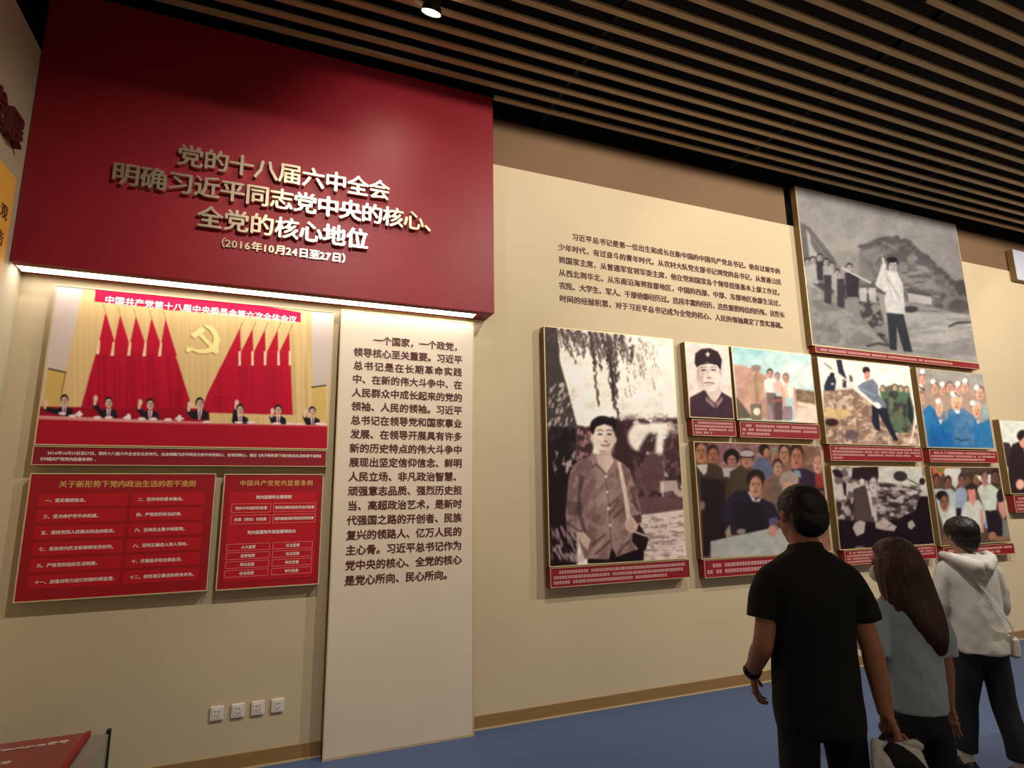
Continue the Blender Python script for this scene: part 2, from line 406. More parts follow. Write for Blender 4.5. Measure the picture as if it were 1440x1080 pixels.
    def tone(s, sc_, amt, seed=77):
        n = s.noise(sc_, sc_, seed, 3) - .5; s.img = np.clip(s.img * (1 + amt * n[..., None]), 0, 1)
    def blur(s, n=1):
        for _ in range(n):
            p = np.pad(s.img, ((1, 1), (1, 1), (0, 0)), 'edge')
            s.img = (p[:-2, 1:-1] + p[2:, 1:-1] + p[1:-1, :-2] + p[1:-1, 2:] + 2 * p[1:-1, 1:-1]) / 6
    def build(s, t, x0, x1, z0, z1, yf, gain=1.12):
        nx, ny = s.nx, s.ny
        X = np.tile(np.linspace(x0, x1, nx), (ny, 1)) - t.location.x; Z = np.tile(np.linspace(z1, z0, ny)[:, None], (1, nx)) - t.location.z
        co = np.stack([X, np.full_like(X, yf - t.location.y), Z], -1).reshape(-1, 3)
        i = np.arange((ny - 1) * (nx - 1)); r = i // (nx - 1); c = i % (nx - 1); a = r * nx + c
        f = np.stack([a + nx, a + nx + 1, a + 1, a], 1)
        me = bpy.data.meshes.new('picture_print')
        me.vertices.add(len(co)); me.vertices.foreach_set('co', co.ravel())
        me.loops.add(f.size); me.loops.foreach_set('vertex_index', f.ravel())
        me.polygons.add(len(f)); me.polygons.foreach_set('loop_start', np.arange(0, f.size, 4)); me.polygons.foreach_set('loop_total', np.full(len(f), 4))
        me.update()
        at = me.color_attributes.new('print', 'FLOAT_COLOR', 'POINT')
        im = np.clip(s.img * gain, 0, 1) * 255
        at.data.foreach_set('color', np.concatenate([lin(im).reshape(-1, 3), np.ones((nx * ny, 1))], 1).ravel())
        o = link('picture_print', me, M['print'], t)
        return o
M['pinkwhite'] = mat('pale_pink_print', (240, 196, 188), 0.6)
m = bpy.data.materials.new('picture_print_ink'); m.use_nodes = True
b = m.node_tree.nodes['Principled BSDF']; b.inputs['Roughness'].default_value = 0.7; b.inputs['Specular IOR Level'].default_value = 0.12
a = m.node_tree.nodes.new('ShaderNodeVertexColor'); a.layer_name = 'print'
m.node_tree.links.new(a.outputs['Color'], b.inputs['Base Color']); M['print'] = m

def caption(t, x0, x1, z0, z1, yf, rows, fill=.97, last=.5, size=None, seed=0, dep=0.02, slab=True):
    """red caption plate with rows of tiny unreadable print"""
    if slab:
        c = put(t, 'caption_plate', (x0, x1, yf, D - 0.002, z0, z1), M['redcap'], 0.001)
    trimf(t, x0, x1, z0, z1, yf - 0.001, 0.004, 'caption_trim')
    r = random.Random(seed); bm = bmesh.new(); h = z1 - z0; p = h / (rows + .9)
    s = size or p * .62
    for k in range(rows):
        zc = z1 - p * (k + .95); xa = x0 + .03 + (2 * s if k == 0 else 0); xe = x1 - .025
        if k == rows - 1: xe = xa + (xe - xa) * last
        x = xa
        while x < xe - s:
            if r.random() < .07: x += s; continue
            w = s * .86
            ks = range(3)
            for q in ks: box(bm, x, x + w, yf - .0016, yf - .0006, zc + s * (.32 - .36 * q) - s * .075, zc + s * (.32 - .36 * q) + s * .075)
            xv = x + w * r.choice((.12, .42, .75)); box(bm, xv, xv + w * .16, yf - .0016, yf - .0006, zc - s * .48, zc + s * .48)
            x += s * 1.02
    o = link('caption_print', mesh(bm), M['pinkwhite']); rel(o, t); o['kind'] = 'stuff'

# ---- meeting photo ----
mp = panel('meeting_photo_panel', -1.408, 0.378, 1.975, 3.172, 0.06, 'large colour photo panel of a meeting with red flags, directly under the light strip', 'picture', gB)
P = Paint([(82.8, 401.6), (472, 442), (459.3, 632), (50.4, 622)], 420, 250, (228, 196, 138))
P.frame(40, 390, 4.32)
P.speck(None, (206, 168, 108), 7, 900, .55, .3, 5, .35, oct=1)
P.poly([(160, 40), (345, 60), (232, 575), (118, 555), (95, 700), (60, 850)], (214, 196, 186), 6)
P.poly([(128, 552), (232, 575), (200, 770), (60, 840), (95, 740)], (214, 180, 100), 5)
P.line([(128, 552), (232, 575)], 8, (70, 44, 30)); P.line([(232, 575), (205, 700)], 5, (110, 80, 60))
flag = (190, 22, 50)
for (tx, ty, lx, ly, rx, ry) in ((478, 215, 430, 420, 530, 390), (566, 230, 530, 400, 618, 400), (662, 240, 625, 400, 718, 410), (757, 250, 722, 410, 812, 415), (842, 255, 812, 415, 905, 470)):
    P.poly([(tx, ty), (lx, ly), (lx - 15, 480), (rx + 3, 480), (rx, ry)], flag, 4)
    P.line([(tx, ty), (tx - 12, ty - 50)], 4, (150, 120, 60))
P.poly([(415, 465), (895, 465), (985, 760), (960, 800), (325, 785)], flag, 4)
P.speck([(415, 465), (895, 465), (985, 760), (960, 800), (325, 785)], (160, 14, 38), 14, 400, .55, .2, 8, .55, oct=1)
for x, y in ((432, 425), (520, 435), (620, 435), (714, 440), (808, 440)): P.poly([(x, y - 45), (x + 12, y - 40), (x + 5, y + 42), (x - 16, y + 42)], (240, 214, 170), 3)
for k in range(5): P.line([(862, 690 + k * 22), (900, 712 + k * 20), (940, 696 + k * 22)], 4, (150, 12, 36))
P.frame(240, 410, 4.696)
P.poly([(940, 130), (1095, 150), (1040, 700), (945, 640)], (206, 190, 180), 6)
P.poly([(940, 640), (1030, 628), (1030, 860), (940, 840)], (216, 182, 104), 4); P.line([(938, 640), (1030, 628)], 8, (70, 44, 30))
P.speck([(800, 200), (940, 150), (940, 840), (810, 820)], (196, 158, 96), 20, 900, .55, .2, 4, .5, oct=1)
for (tx, ty, lx, ly) in ((468, 250, 400, 400), (552, 255, 475, 400), (634, 258, 560, 402), (718, 262, 645, 405), (795, 275, 728, 405)):
    P.poly([(tx, ty), (tx + 3, 520), (lx - 10, 520), (lx, ly)], flag, 4)
    P.line([(tx, ty), (tx + 22, ty - 48)], 4, (120, 90, 50))
P.poly([(468, 250), (470, 500), (800, 500), (806, 820), (205, 800), (240, 690)], flag, 4)
P.speck([(468, 250), (470, 500), (800, 500), (806, 820), (205, 800), (240, 690)], (164, 20, 44), 15, 500, .55, .2, 9, .55, oct=1)
for x in (462, 547, 630, 720, 795): P.poly([(x - 6, 400), (x + 8, 400), (x + 9, 495), (x - 8, 495)], (242, 214, 176), 3)
for k in range(5): P.line([(285, 690 + k * 20), (325, 712 + k * 20), (370, 690 + k * 22)], 4, (150, 12, 36))
for off, col in ((7, (172, 136, 74)), (0, (248, 236, 160))):
    q = lambda pts: [(x - off, y + off) for x, y in pts]
    P.poly(q([(230, 222), (285, 236), (322, 280), (335, 330), (322, 372), (330, 400), (305, 420), (285, 404), (245, 414), (195, 412), (150, 394), (120, 408), (104, 392), (118, 366), (150, 376), (190, 388), (240, 384), (275, 366), (292, 332), (290, 295), (268, 258), (236, 236)]), col, 3)
    P.poly(q([(140, 290), (215, 236), (242, 262), (168, 316)]), col, 3)
    P.line(q([(190, 270), (305, 398)]), 24, col)
# banner
P.poly([(-200, -45), (420, 62), (875, 148), (872, 212), (420, 150), (-25, 125), (-205, -2)], (206, 20, 66), 3)
P.frame(40, 390, 4.32)
P.poly([(418, 74), (1100, 150), (1100, 222), (412, 148)], (206, 20, 66), 3)
P.frame(240, 410, 4.696)
P.poly([(-150, 5), (875, 148), (872, 210), (-158, 78)], (206, 20, 66), 3)
# back row bench and table
P.frame(40, 390, 4.32)
P.poly([(75, 780), (1100, 800), (1100, 880), (60, 850)], (160, 20, 40), 4)
def official(cx, cy, w, hx, hy, dk=(34, 30, 40), tie=(150, 30, 50)):
    P.poly([(cx - w * .95, cy + w * 1.9), (cx - w * 1.05, cy + w * 1.1), (cx - w * .3, cy + w * .75), (cx + w * .3, cy + w * .75), (cx + w * 1.05, cy + w * 1.15), (cx + w * 1.15, cy + w * 2.0)], dk, 4)
    P.line([(cx - w * .85, cy + w * 1.5), (hx, hy + w * .7)], w * .62, dk)
    P.line([(hx, hy + w * .6), (hx + w * .1, hy - w * .1)], w * .4, (232, 192, 172)); P.ell(hx + w * .15, hy - w * .15, w * .3, w * .42, (234, 196, 176))
    P.poly([(cx - w * .32, cy + w * .75), (cx + w * .32, cy + w * .75), (cx + w * .1, cy + w * 2), (cx - w * .2, cy + w * 2)], (236, 228, 226), 3)
    P.line([(cx, cy + w * .9), (cx - w * .02, cy + w * 1.9)], w * .16, tie)
    P.face(cx, cy, w * .95, w * 1.3, (226, 184, 160), (30, 24, 26))
for a in ((222, 745, 46, 105, 760), (490, 760, 46, 405, 740), (742, 772, 46, 675, 765), (1040, 775, 46, 975, 785)): official(*a)
P.frame(240, 410, 4.696)
for a in ((195, 742, 50, 120, 755), (460, 785, 48, 432, 745), (712, 790, 46, 668, 800), (938, 802, 44, 888, 805)): official(*a)
P.frame(40, 390, 4.32)
P.poly([(60, 832), (1100, 880), (1100, 898), (60, 856)], (226, 150, 146), 3)
for x, y in ((270, 838), (310, 828), (420, 848), (600, 850), (690, 858), (850, 864), (915, 858), (490, 848), (760, 860), (208, 822)): P.ell(x, y, 24, 10, (244, 226, 220))
for x, y in ((312, 826), (610, 845), (918, 855)): P.ell(x, y, 13, 20, (246, 240, 236))
P.poly([(60, 855), (1110, 897), (1110, 1050), (40, 1010)], (176, 26, 44), 3)
P.frame(240, 410, 4.696)
for x, y in ((60, 840), (240, 862), (450, 868), (530, 868), (700, 876), (790, 878), (850, 884), (980, 880), (1010, 888)): P.ell(x, y, 30, 9, (244, 222, 214))
P.poly([(-50, 862), (1035, 895), (1030, 1060), (-60, 1022)], (176, 26, 44), 3)
P.poly([(-50, 862), (1035, 892), (1035, 900), (-50, 872)], (210, 90, 100), 3)
P.grain(.02); P.blur(1)
YM = D - 0.0615
P.build(mp, -1.400, 0.371, 2.112, 3.165, YM, 1.0)
trimf(mp, -1.408, 0.378, 2.104, 3.172, YM)
# characters on the printed banner
bann = '中国共产党第十八届中央委员会第六次全体会议'
me = line_mesh([(c, -1.125 + i * 0.0588, 3.100 - 0.0010 * i - .021, 0.058) for i, c in enumerate(bann)], .03)
o = link('banner_text', me, M['whiteprint'], None, (0, YM - .001, 0)); rel(o, mp)
put(mp, 'caption_plate', (-1.408, 0.371, D - .064, D - .002, 1.977, 2.098), M['redcap'], .001); trimf(mp, -1.408, 0.371, 1.977, 2.098, D - .065, .005, 'caption_trim')
C1 = '2016年10月24日至27日，党的十八届六中全会在北京举行。全会明确习近平同志为党中央的核心、全党的核心，通过《关于新形势下党内政治生活的若干准则》'
ptext(mp, C1, -1.33, 0.345, 2.055, 0.0245, D - .066, off=.02)
ptext(mp, '《中国共产党党内监督条例》。', -1.375, -1.05, 2.016, 0.0245, D - .066, off=.02)
for s in ('a',): pass

# ---- photo panels on the cream wall ----
gP = 'photo panels with red captions on the cream wall'
YP = D - 0.0815
def photo(name, x0, x1, z0, z1, cz0, cz1, label, rows, seed, cx=(0, 0), last=.5, fill=.97, dep=0.08):
    t = panel(name, x0, x1, z0, z1, dep, label, 'picture', gP)
    bm = bmesh.new(); framebm(bm, x0, x1, z0, z1, D - dep - .002, D - dep + .004, .008); rel(link('edge_trim', mesh(bm), M['trim']), t)
    caption(t, x0 + cx[0], x1 + cx[1], cz0, cz1, D - dep - .006, rows, last=last, seed=seed)
    return t
# P1 young man, black and white
t = photo('photo_panel', 2.166, 3.553, 1.166, 3.230, 1.003, 1.160, 'tall black-and-white photo panel of a young man with shoulder bag under a willow', 3, 1, (0.004, 0.014), .85)
P = Paint([(766, 459), (945, 479), (966, 787), (775, 797)], 215, 340, (232, 226, 214))
P.frame(755, 450, 5.686)
P.poly([(50, 30), (160, 40), (185, 330), (250, 560), (330, 870), (330, 1200), (60, 1200)], (66, 58, 56), 12)
P.speck([(100, 500), (300, 500), (330, 900), (90, 900)], (200, 190, 182), 20, 40, .62, .08, 11, .8, shear=.3)
P.speck([(60, 850), (330, 860), (330, 1200), (60, 1200)], (30, 20, 22), 60, 60, .35, .3, 12, .9)
r = random.Random(4)
def strand(x, y, L, dx, dens, col=(58, 46, 46), w=9):
    n = int(L / 15)
    for i in range(n):
        f = i / n
        if r.random() < dens:
            P.ell(x + dx * f + r.uniform(-10, 10), y + L * f, w * r.uniform(.5, 1), w * 1.5 * r.uniform(.7, 1.4), col, rot=r.uniform(-30, 30), soft=5, a=r.uniform(.5, .95))
for x, y, L, dx, dn in ((130, 60, 200, 60, .8), (190, 60, 180, 100, .9), (250, 60, 120, 60, .9), (250, 230, 120, 60, .6), (330, 70, 160, 60, .9), (420, 80, 200, 30, 1), (430, 100, 260, 40, 1), (430, 150, 540, 70, .9), (460, 90, 320, 60, .8),
                        (520, 100, 300, 60, 1), (560, 120, 420, 60, 1), (575, 150, 480, 40, 1), (560, 200, 430, 60, 1), (600, 200, 440, 40, 1), (620, 110, 400, 30, .8), (580, 480, 330, 80, .8), (600, 420, 300, 20, .9),
                        (660, 110, 150, 40, .9), (680, 150, 200, 60, .6), (740, 150, 190, 30, .8), (760, 200, 160, -10, .8)): strand(x, y, L, dx, dn, w=11)
for q in range(60):
    xx = r.uniform(180, 720); strand(xx, 50 + xx * .11 + r.uniform(0, 30), r.uniform(50, 220), r.uniform(20, 90), .8, (84, 70, 68), r.uniform(5, 9))
for q in range(16):
    xx = r.uniform(700, 930); strand(xx, 130 + r.uniform(0, 120), r.uniform(60, 260), r.uniform(0, 70), .7, (150, 136, 128), r.uniform(4, 7))
for x, y, L, dx in ((720, 330, 300, 30), (780, 180, 280, 60), (840, 250, 260, 30), (820, 160, 120, 70), (880, 240, 150, 60), (860, 180, 220, 110), (800, 280, 180, 60), (700, 560, 90, 30), (930, 480, 110, 5), (780, 420, 180, 0)): strand(x, y, L, dx, .65, (140, 124, 116), 8)
P.line([(190, 70), (300, 110), (340, 80)], 8, (70, 58, 56)); P.line([(170, 80), (200, 220)], 8, (90, 76, 72))
P.speck([(60, 40), (650, 100), (650, 330), (380, 300), (60, 150)], (96, 82, 80), 22, 30, .6, .07, 14, .6, shear=.25)
P.frame(755, 570, 4.154)
dk = (52, 34, 36)
P.poly([(236, 120), (330, 130), (330, 330), (230, 330)], (150, 110, 112), 8)
P.speck([(236, 120), (330, 130), (330, 330), (230, 330)], (60, 40, 42), 22, 18, .5, .1, 22)
P.poly([(425, 100), (470, 78), (500, 100), (545, 130), (580, 300), (650, 380), (850, 560), (850, 640), (600, 640), (440, 400)], dk, 12)
P.speck([(500, 60), (840, 60), (850, 200), (560, 200)], (120, 96, 96), 30, 24, .5, .12, 28, .8, soft=30); P.poly([(520, 150), (835, 130), (870, 560), (560, 560), (560, 250)], (132, 104, 104), 50, .55)
P.speck([(480, 85), (835, 80), (860, 560), (560, 600)], dk, 34, 40, .50, .1, 23, .95)
P.ell(600, 190, 66, 80, (226, 214, 202), soft=22); P.ell(720, 200, 52, 95, (232, 222, 212), soft=22); P.ell(690, 140, 90, 30, (230, 220, 208), soft=16)
P.speck([(600, 250), (650, 170), (700, 170), (690, 300), (610, 320)], dk, 22, 26, .36, .1, 39, .95, soft=24); P.ell(800, 300, 62, 120, (92, 66, 68), soft=20); P.ell(680, 400, 66, 110, (88, 62, 64), soft=16)
P.speck([(740, 180), (860, 180), (860, 460), (740, 460)], dk, 24, 24, .5, .1, 33, .8)
P.poly([(720, 450), (820, 445), (830, 500), (720, 520)], (168, 146, 142), 8); P.line([(735, 460), (738, 540)], 6, (210, 196, 190))
P.poly([(590, 540), (860, 545), (860, 625), (600, 650)], (96, 66, 70), 12)
P.poly([(600, 650), (870, 615), (900, 950), (600, 950)], (206, 188, 178), 8)
P.speck([(600, 660), (870, 640), (890, 950), (600, 950)], (120, 96, 94), 40, 9, .60, .06, 24, .7)
P.poly([(60, 330), (230, 330), (240, 950), (60, 950)], (34, 20, 24), 14)
P.speck([(90, 270), (230, 270), (200, 400), (110, 400)], (206, 190, 184), 20, 34, .62, .07, 26, .8)
P.speck([(90, 700), (310, 730), (310, 930), (90, 900)], (190, 166, 166), 16, 50, .56, .08, 27, .75, shear=-.3)
sh = (150, 124, 119); shd = (70, 52, 52)
P.poly([(300, 880), (440, 830), (560, 850), (630, 850), (626, 925), (300, 930)], (24, 14, 18), 5)
# shirt
P.poly([(335, 285), (215, 350), (190, 420), (172, 640), (180, 740), (240, 750), (280, 900), (425, 905), (440, 830), (470, 890), (580, 850), (560, 730), (612, 640), (575, 480), (545, 380), (500, 340), (430, 300)], sh, 5)
P.speck([(335, 285), (215, 350), (190, 420), (172, 640), (180, 740), (240, 750), (280, 900), (425, 905), (440, 830), (470, 890), (580, 850), (560, 730), (612, 640), (575, 480), (545, 380), (500, 340)], (100, 72, 70), 46, 90, .52, .18, 28, .7, shear=.4)
P.poly([(250, 400), (285, 420), (262, 520), (268, 640), (300, 770), (270, 740), (235, 600)], shd, 14, .8)
P.poly([(180, 560), (260, 570), (250, 650), (180, 640)], shd, 14, .6); P.line([(182, 690), (300, 770)], 14, shd, 10, .7)
P.poly([(262, 640), (400, 730), (440, 720), (430, 760), (300, 700)], (156, 126, 122), 10, .6)
for a, b2 in (((330, 820), (400, 760)), ((480, 870), (540, 800)), ((430, 590), (500, 520)), ((450, 660), (520, 600)), ((555, 560), (600, 620)), ((350, 870), (430, 800)), ((430, 640), (480, 560))): P.line([a, b2], 13, shd, 10, .75)
P.line([(400, 410), (422, 560), (430, 720), (440, 850)], 5, (84, 58, 58), 4, .9)
P.poly([(420, 430), (515, 440), (520, 530), (420, 560)], (150, 120, 116), 18, .5)
P.poly([(540, 480), (560, 560), (600, 640), (575, 480)], shd, 10, .7)
P.poly([(320, 300), (345, 285), (410, 400), (370, 360), (325, 365)], (150, 120, 116), 4); P.poly([(455, 330), (470, 350), (450, 400), (405, 410), (430, 380)], (140, 110, 106), 4)
P.poly([(345, 290), (440, 300), (450, 335), (410, 400), (360, 345)], (196, 172, 162), 6)
P.line([(325, 366), (345, 345), (405, 408)], 5, (70, 48, 48))
for x, y in ((405, 420), (412, 510), (420, 608), (430, 705)): P.ell(x, y, 7, 8, (222, 208, 200))
# head
P.ell(386, 130, 74, 66, (26, 16, 18), rot=6, soft=8); P.ell(340, 130, 26, 44, (26, 16, 18), soft=8); P.ell(440, 120, 26, 50, (26, 16, 18), soft=8)
P.ell(395, 190, 62, 92, (222, 204, 190), rot=-3, soft=6); P.poly([(335, 160), (345, 128), (395, 112), (440, 128), (455, 175), (452, 130), (400, 85), (340, 100)], (26, 16, 18), 6)
P.poly([(372, 265), (440, 270), (430, 300), (370, 290)], (160, 134, 126), 8, .7)
P.ell(326, 195, 10, 24, (206, 184, 172)); P.ell(458, 205, 9, 22, (190, 166, 156))
P.ell(430, 215, 26, 66, (190, 166, 154), soft=26, a=.6)
for x in (371, 425): P.ell(x, 172, 14, 5, (50, 34, 34), soft=4); P.line([(x - 20, 152), (x, 146), (x + 18, 152)], 5, (60, 44, 42), 4, .85)
P.ell(404, 214, 11, 5, (110, 84, 80), soft=5); P.line([(402, 170), (398, 205)], 5, (196, 174, 162), 5, .7)
P.line([(378, 234), (402, 240), (426, 233)], 7, (96, 62, 62), 4); P.ell(402, 248, 18, 5, (206, 176, 168), soft=5)
# strap, hands, bag
P.poly([(470, 330), (492, 340), (530, 520), (552, 660), (528, 680), (505, 520)], (206, 186, 170), 4)
P.poly([(560, 760), (600, 700), (655, 790), (640, 850), (600, 860), (560, 800)], (30, 18, 22), 6); P.line([(575, 745), (640, 770)], 10, (196, 176, 166), 5)
P.ell(555, 705, 38, 46, (196, 168, 156), rot=-15, soft=6)
for k in range(4): P.line([(528 + k * 2, 690 + k * 15), (560 + k * 5, 680 + k * 16)], 4, (120, 92, 86), 4, .8)
P.poly([(560, 655), (612, 640), (614, 690), (590, 700)], shd, 6)
P.poly([(230, 745), (280, 745), (320, 790), (300, 850), (270, 820)], (196, 166, 154), 6)
P.tone(60, .22); P.tone(14, .12, 5); P.blur(2); P.grain(.05); P.build(t, 2.174, 3.545, 1.174, 3.222, YP)

# P2 portrait with cap
t = photo('photo_panel', 3.690, 4.232, 2.466, 3.219, 2.294, 2.450, 'small black-and-white portrait panel of a person in a dark star cap', 4, 2, (0.02, 0.0), .45)
P = Paint([(963, 480), (1024, 487), (1031.6, 588), (970, 586)], 84, 116, (226, 210, 202)); P.frame(950, 460, 5.76)
P.poly([(110, 740), (112, 570), (235, 505), (370, 520), (460, 575), (480, 750)], (62, 42, 52), 6)
P.poly([(232, 500), (245, 440), (360, 450), (372, 530), (330, 620), (290, 600)], (204, 184, 176), 8)
P.poly([(240, 560), (318, 610), (318, 660), (245, 600)], (140, 112, 112), 4); P.poly([(380, 560), (328, 615), (330, 660), (382, 590)], (140, 112, 112), 4)
P.line([(232, 540), (320, 618), (372, 545)], 7, (70, 48, 54))
P.ell(184, 370, 14, 42, (176, 150, 144)); P.ell(362, 380, 12, 40, (200, 180, 172))
P.ell(275, 400, 90, 122, (226, 210, 202), soft=8); P.ell(205, 400, 26, 90, (180, 156, 150), soft=24, a=.7)
P.poly([(152, 290), (158, 210), (210, 172), (280, 166), (345, 195), (378, 260), (368, 345), (345, 300), (260, 280), (190, 300), (170, 320)], (48, 32, 38), 6)
P.line([(168, 318), (200, 298), (270, 288), (340, 300), (365, 335)], 9, (28, 16, 20))
star = [(262 + (24 if i % 2 == 0 else 10) * math.sin(math.pi * i / 5), 218 - (27 if i % 2 == 0 else 11) * math.cos(math.pi * i / 5)) for i in range(10)]
P.poly(star, (232, 220, 214), 3)
for x in (228, 308): P.ell(x, 345, 21, 6, (58, 42, 44), soft=5); P.line([(x - 28, 326), (x, 318), (x + 26, 326)], 6, (86, 64, 64), 5, .8)
P.line([(268, 340), (262, 400)], 8, (186, 164, 156), 7, .6); P.ell(272, 410, 20, 6, (120, 92, 90), soft=7)
P.line([(238, 450), (275, 447), (312, 455)], 9, (110, 74, 76), 5); P.ell(275, 468, 22, 6, (190, 166, 160))
P.tone(60, .22); P.tone(14, .12, 5); P.blur(2); P.grain(.03); P.build(t, 3.698, 4.224, 2.474, 3.211, YP)

# P3 four people, faded colour
t = photo('photo_panel', 4.270, 5.360, 2.462, 3.220, 2.292, 2.448, 'faded colour photo panel of four people in a row under a pale blue sky', 3, 3, (0.018, 0.0), .35)
P = Paint([(1028, 487), (1142, 498.5), (1148, 596), (1037.7, 590)], 130, 112, (176, 208, 208)); P.frame(950, 460, 5.76)
P.poly([(460, 150), (800, 180), (640, 270), (470, 300)], (150, 200, 204), 60, .7); P.ell(980, 400, 160, 120, (214, 228, 222), soft=60)
P.speck([(450, 150), (1120, 200), (1120, 350), (460, 300)], (206, 222, 218), 220, 40, .55, .3, 31, .5)
P.poly([(470, 310), (560, 320), (740, 400), (740, 750), (510, 740)], (200, 160, 142), 8)
P.speck([(470, 310), (560, 320), (740, 400), (740, 750), (510, 740)], (172, 130, 116), 60, 90, .5, .2, 32, .6)
P.poly([(960, 510), (1130, 530), (1140, 640), (970, 610)], (142, 120, 96), 12); P.speck([(960, 510), (1130, 530), (1140, 640), (970, 610)], (100, 88, 66), 40, 16, .5, .1, 33, .7)
P.poly([(960, 610), (1150, 640), (1150, 790), (960, 790)], (232, 200, 186), 10); P.speck([(960, 600), (1150, 620), (1150, 680), (960, 660)], (176, 150, 110), 60, 14, .5, .1, 36, .6)
P.poly([(480, 560), (530, 620), (620, 740), (500, 745)], (98, 88, 74), 12)
def fig(x, y, w, top, bot, body, leg, skin=(210, 158, 140), cap=(120, 100, 92), yb=760):
    P.poly([(x - w * .8, y + w * 2.6), (x - w * .9, top + 10), (x - w * .3, top), (x + w * .4, top), (x + w * .95, top + 14), (x + w * .9, y + w * 3)], body, 6)
    P.poly([(x - w * .7, bot - 10), (x + w * .8, bot - 10), (x + w * .75, yb), (x - w * .5, yb)], leg, 6)
    P.face(x, y, w * .9, w * 1.35, skin, cap)
fig(645, 370, 62, 425, 640, (178, 150, 122), (120, 110, 92), cap=(140, 122, 110)); P.ell(650, 335, 42, 26, (142, 124, 112)); P.line([(640, 400), (660, 600)], 20, (140, 112, 90), 10, .5)
P.line([(610, 440), (618, 600)], 24, (186, 150, 126), 8); P.ell(655, 690, 28, 30, (236, 218, 196))
fig(765, 385, 54, 425, 560, (238, 232, 214), (150, 132, 128), cap=(66, 48, 44)); P.poly([(735, 540), (810, 540), (830, 760), (790, 760), (770, 640), (760, 640), (745, 620)], (112, 100, 98), 6)
fig(826, 410, 46, 450, 580, (222, 182, 176), (96, 70, 70), cap=(110, 86, 90)); P.line([(780, 610), (850, 600)], 22, (180, 110, 96), 10, .7)
fig(895, 425, 56, 480, 660, (228, 190, 166), (150, 124, 130), cap=(120, 98, 100)); P.line([(862, 500), (880, 640)], 18, (214, 160, 140), 6); P.line([(960, 500), (972, 680)], 18, (214, 160, 140), 6)
P.poly([(905, 480), (950, 480), (950, 580), (915, 590)], (244, 230, 214), 8)
P.tone(60, .22); P.tone(14, .12, 5); P.blur(2); P.grain(.03); P.build(t, 4.278, 5.352, 2.470, 3.212, YP)

# P4 group round a map
t = photo('photo_panel', 3.715, 5.358, 1.150, 2.238, 0.985, 1.144, 'colour photo panel of a crowd around a map table, behind the man in black', 2, 4, (0.018, 0.0), .6)
P = Paint([(975.5, 621), (1153.4, 626.6), (1171, 782), (987, 786)], 200, 170, (150, 108, 90)); P.frame(950, 600, 4.696)
P.poly([(270, 95), (560, 100), (560, 260), (290, 260)], (172, 130, 132), 14); P.poly([(200, 95), (330, 95), (330, 220), (260, 240)], (150, 100, 110), 12)
P.poly([(860, 120), (1010, 125), (1010, 330), (860, 300)], (150, 120, 96), 10); P.poly([(880, 120), (960, 122), (960, 135), (880, 132)], (230, 220, 200), 4)
P.speck(None, (110, 70, 60), 50, 40, .55, .1, 41, .5)
olive = (74, 58, 44); navy = (44, 36, 52)
P.poly([(120, 240), (250, 240), (330, 300), (380, 480), (330, 740), (180, 860), (160, 500)], olive, 8)
P.poly([(160, 330), (320, 360), (320, 740), (230, 760), (220, 860), (180, 860)], (42, 28, 32), 14)
P.face(165, 165, 82, 140, (206, 142, 112), (40, 26, 24)); P.poly([(130, 250), (205, 245), (200, 300), (180, 320)], (226, 214, 208), 4)
P.face(240, 185, 70, 110, (190, 120, 96), (40, 26, 24))
P.poly([(300, 270), (420, 270), (420, 340), (310, 330)], (206, 196, 196), 8); P.ell(360, 200, 52, 56, (34, 22, 22)); P.face(362, 220, 60, 80, (200, 136, 118), (34, 22, 22))
P.poly([(350, 300), (430, 250), (520, 280), (540, 420), (350, 440)], (78, 66, 48), 8); P.face(460, 215, 78, 110, (196, 140, 112), (40, 28, 26)); P.ell(462, 178, 46, 24, (200, 190, 184)); P.line([(425, 200), (505, 205)], 8, (40, 30, 34))
P.poly([(490, 270), (540, 200), (600, 220), (640, 300), (600, 360), (500, 300)], (104, 110, 140), 8); P.ell(575, 150, 36, 40, (46, 30, 28)); P.ell(592, 172, 20, 30, (196, 132, 106))
P.ell(650, 165, 28, 32, (160, 150, 140)); P.face(650, 195, 46, 64, (190, 140, 120), (150, 140, 130))
P.face(710, 180, 70, 120, (208, 150, 124), (44, 28, 26)); P.face(795, 205, 84, 150, (206, 134, 108), (44, 26, 24))
P.poly([(760, 290), (850, 280), (960, 330), (990, 440), (760, 420)], (60, 40, 62), 8); P.poly([(780, 290), (820, 300), (830, 350), (790, 330)], (150, 170, 190), 5)
P.face(940, 250, 60, 130, (232, 170, 150), (150, 110, 96)); P.poly([(920, 330), (975, 310), (980, 420), (930, 420)], (160, 60, 54), 8)
P.face(668, 275, 62, 100, (206, 158, 136), (60, 44, 40)); P.poly([(595, 420), (640, 345), (700, 330), (730, 600), (640, 600), (620, 500)], (128, 106, 92), 8)
P.ell(745, 360, 66, 62, (176, 158, 146), soft=8); P.ell(740, 430, 44, 60, (214, 164, 138), soft=8)
P.poly([(285, 550), (380, 430), (470, 420), (560, 480), (640, 520), (700, 640), (640, 700), (430, 720), (330, 720)], navy, 8)
P.poly([(370, 500), (560, 520), (620, 690), (400, 710)], (36, 28, 36), 20, .8)
P.poly([(465, 430), (490, 440), (520, 495), (560, 470), (545, 505), (500, 500)], (222, 206, 196), 4)
P.ell(520, 345, 62, 60, (44, 28, 24), soft=8); P.face(520, 395, 88, 150, (226, 164, 134), (44, 28, 24))
P.poly([(225, 760), (600, 690), (740, 660), (800, 700), (800, 870), (228, 870)], (202, 202, 196), 5); P.speck([(230, 770), (620, 700), (620, 860), (232, 860)], (180, 192, 184), 120, 40, .5, .2, 43, .5)
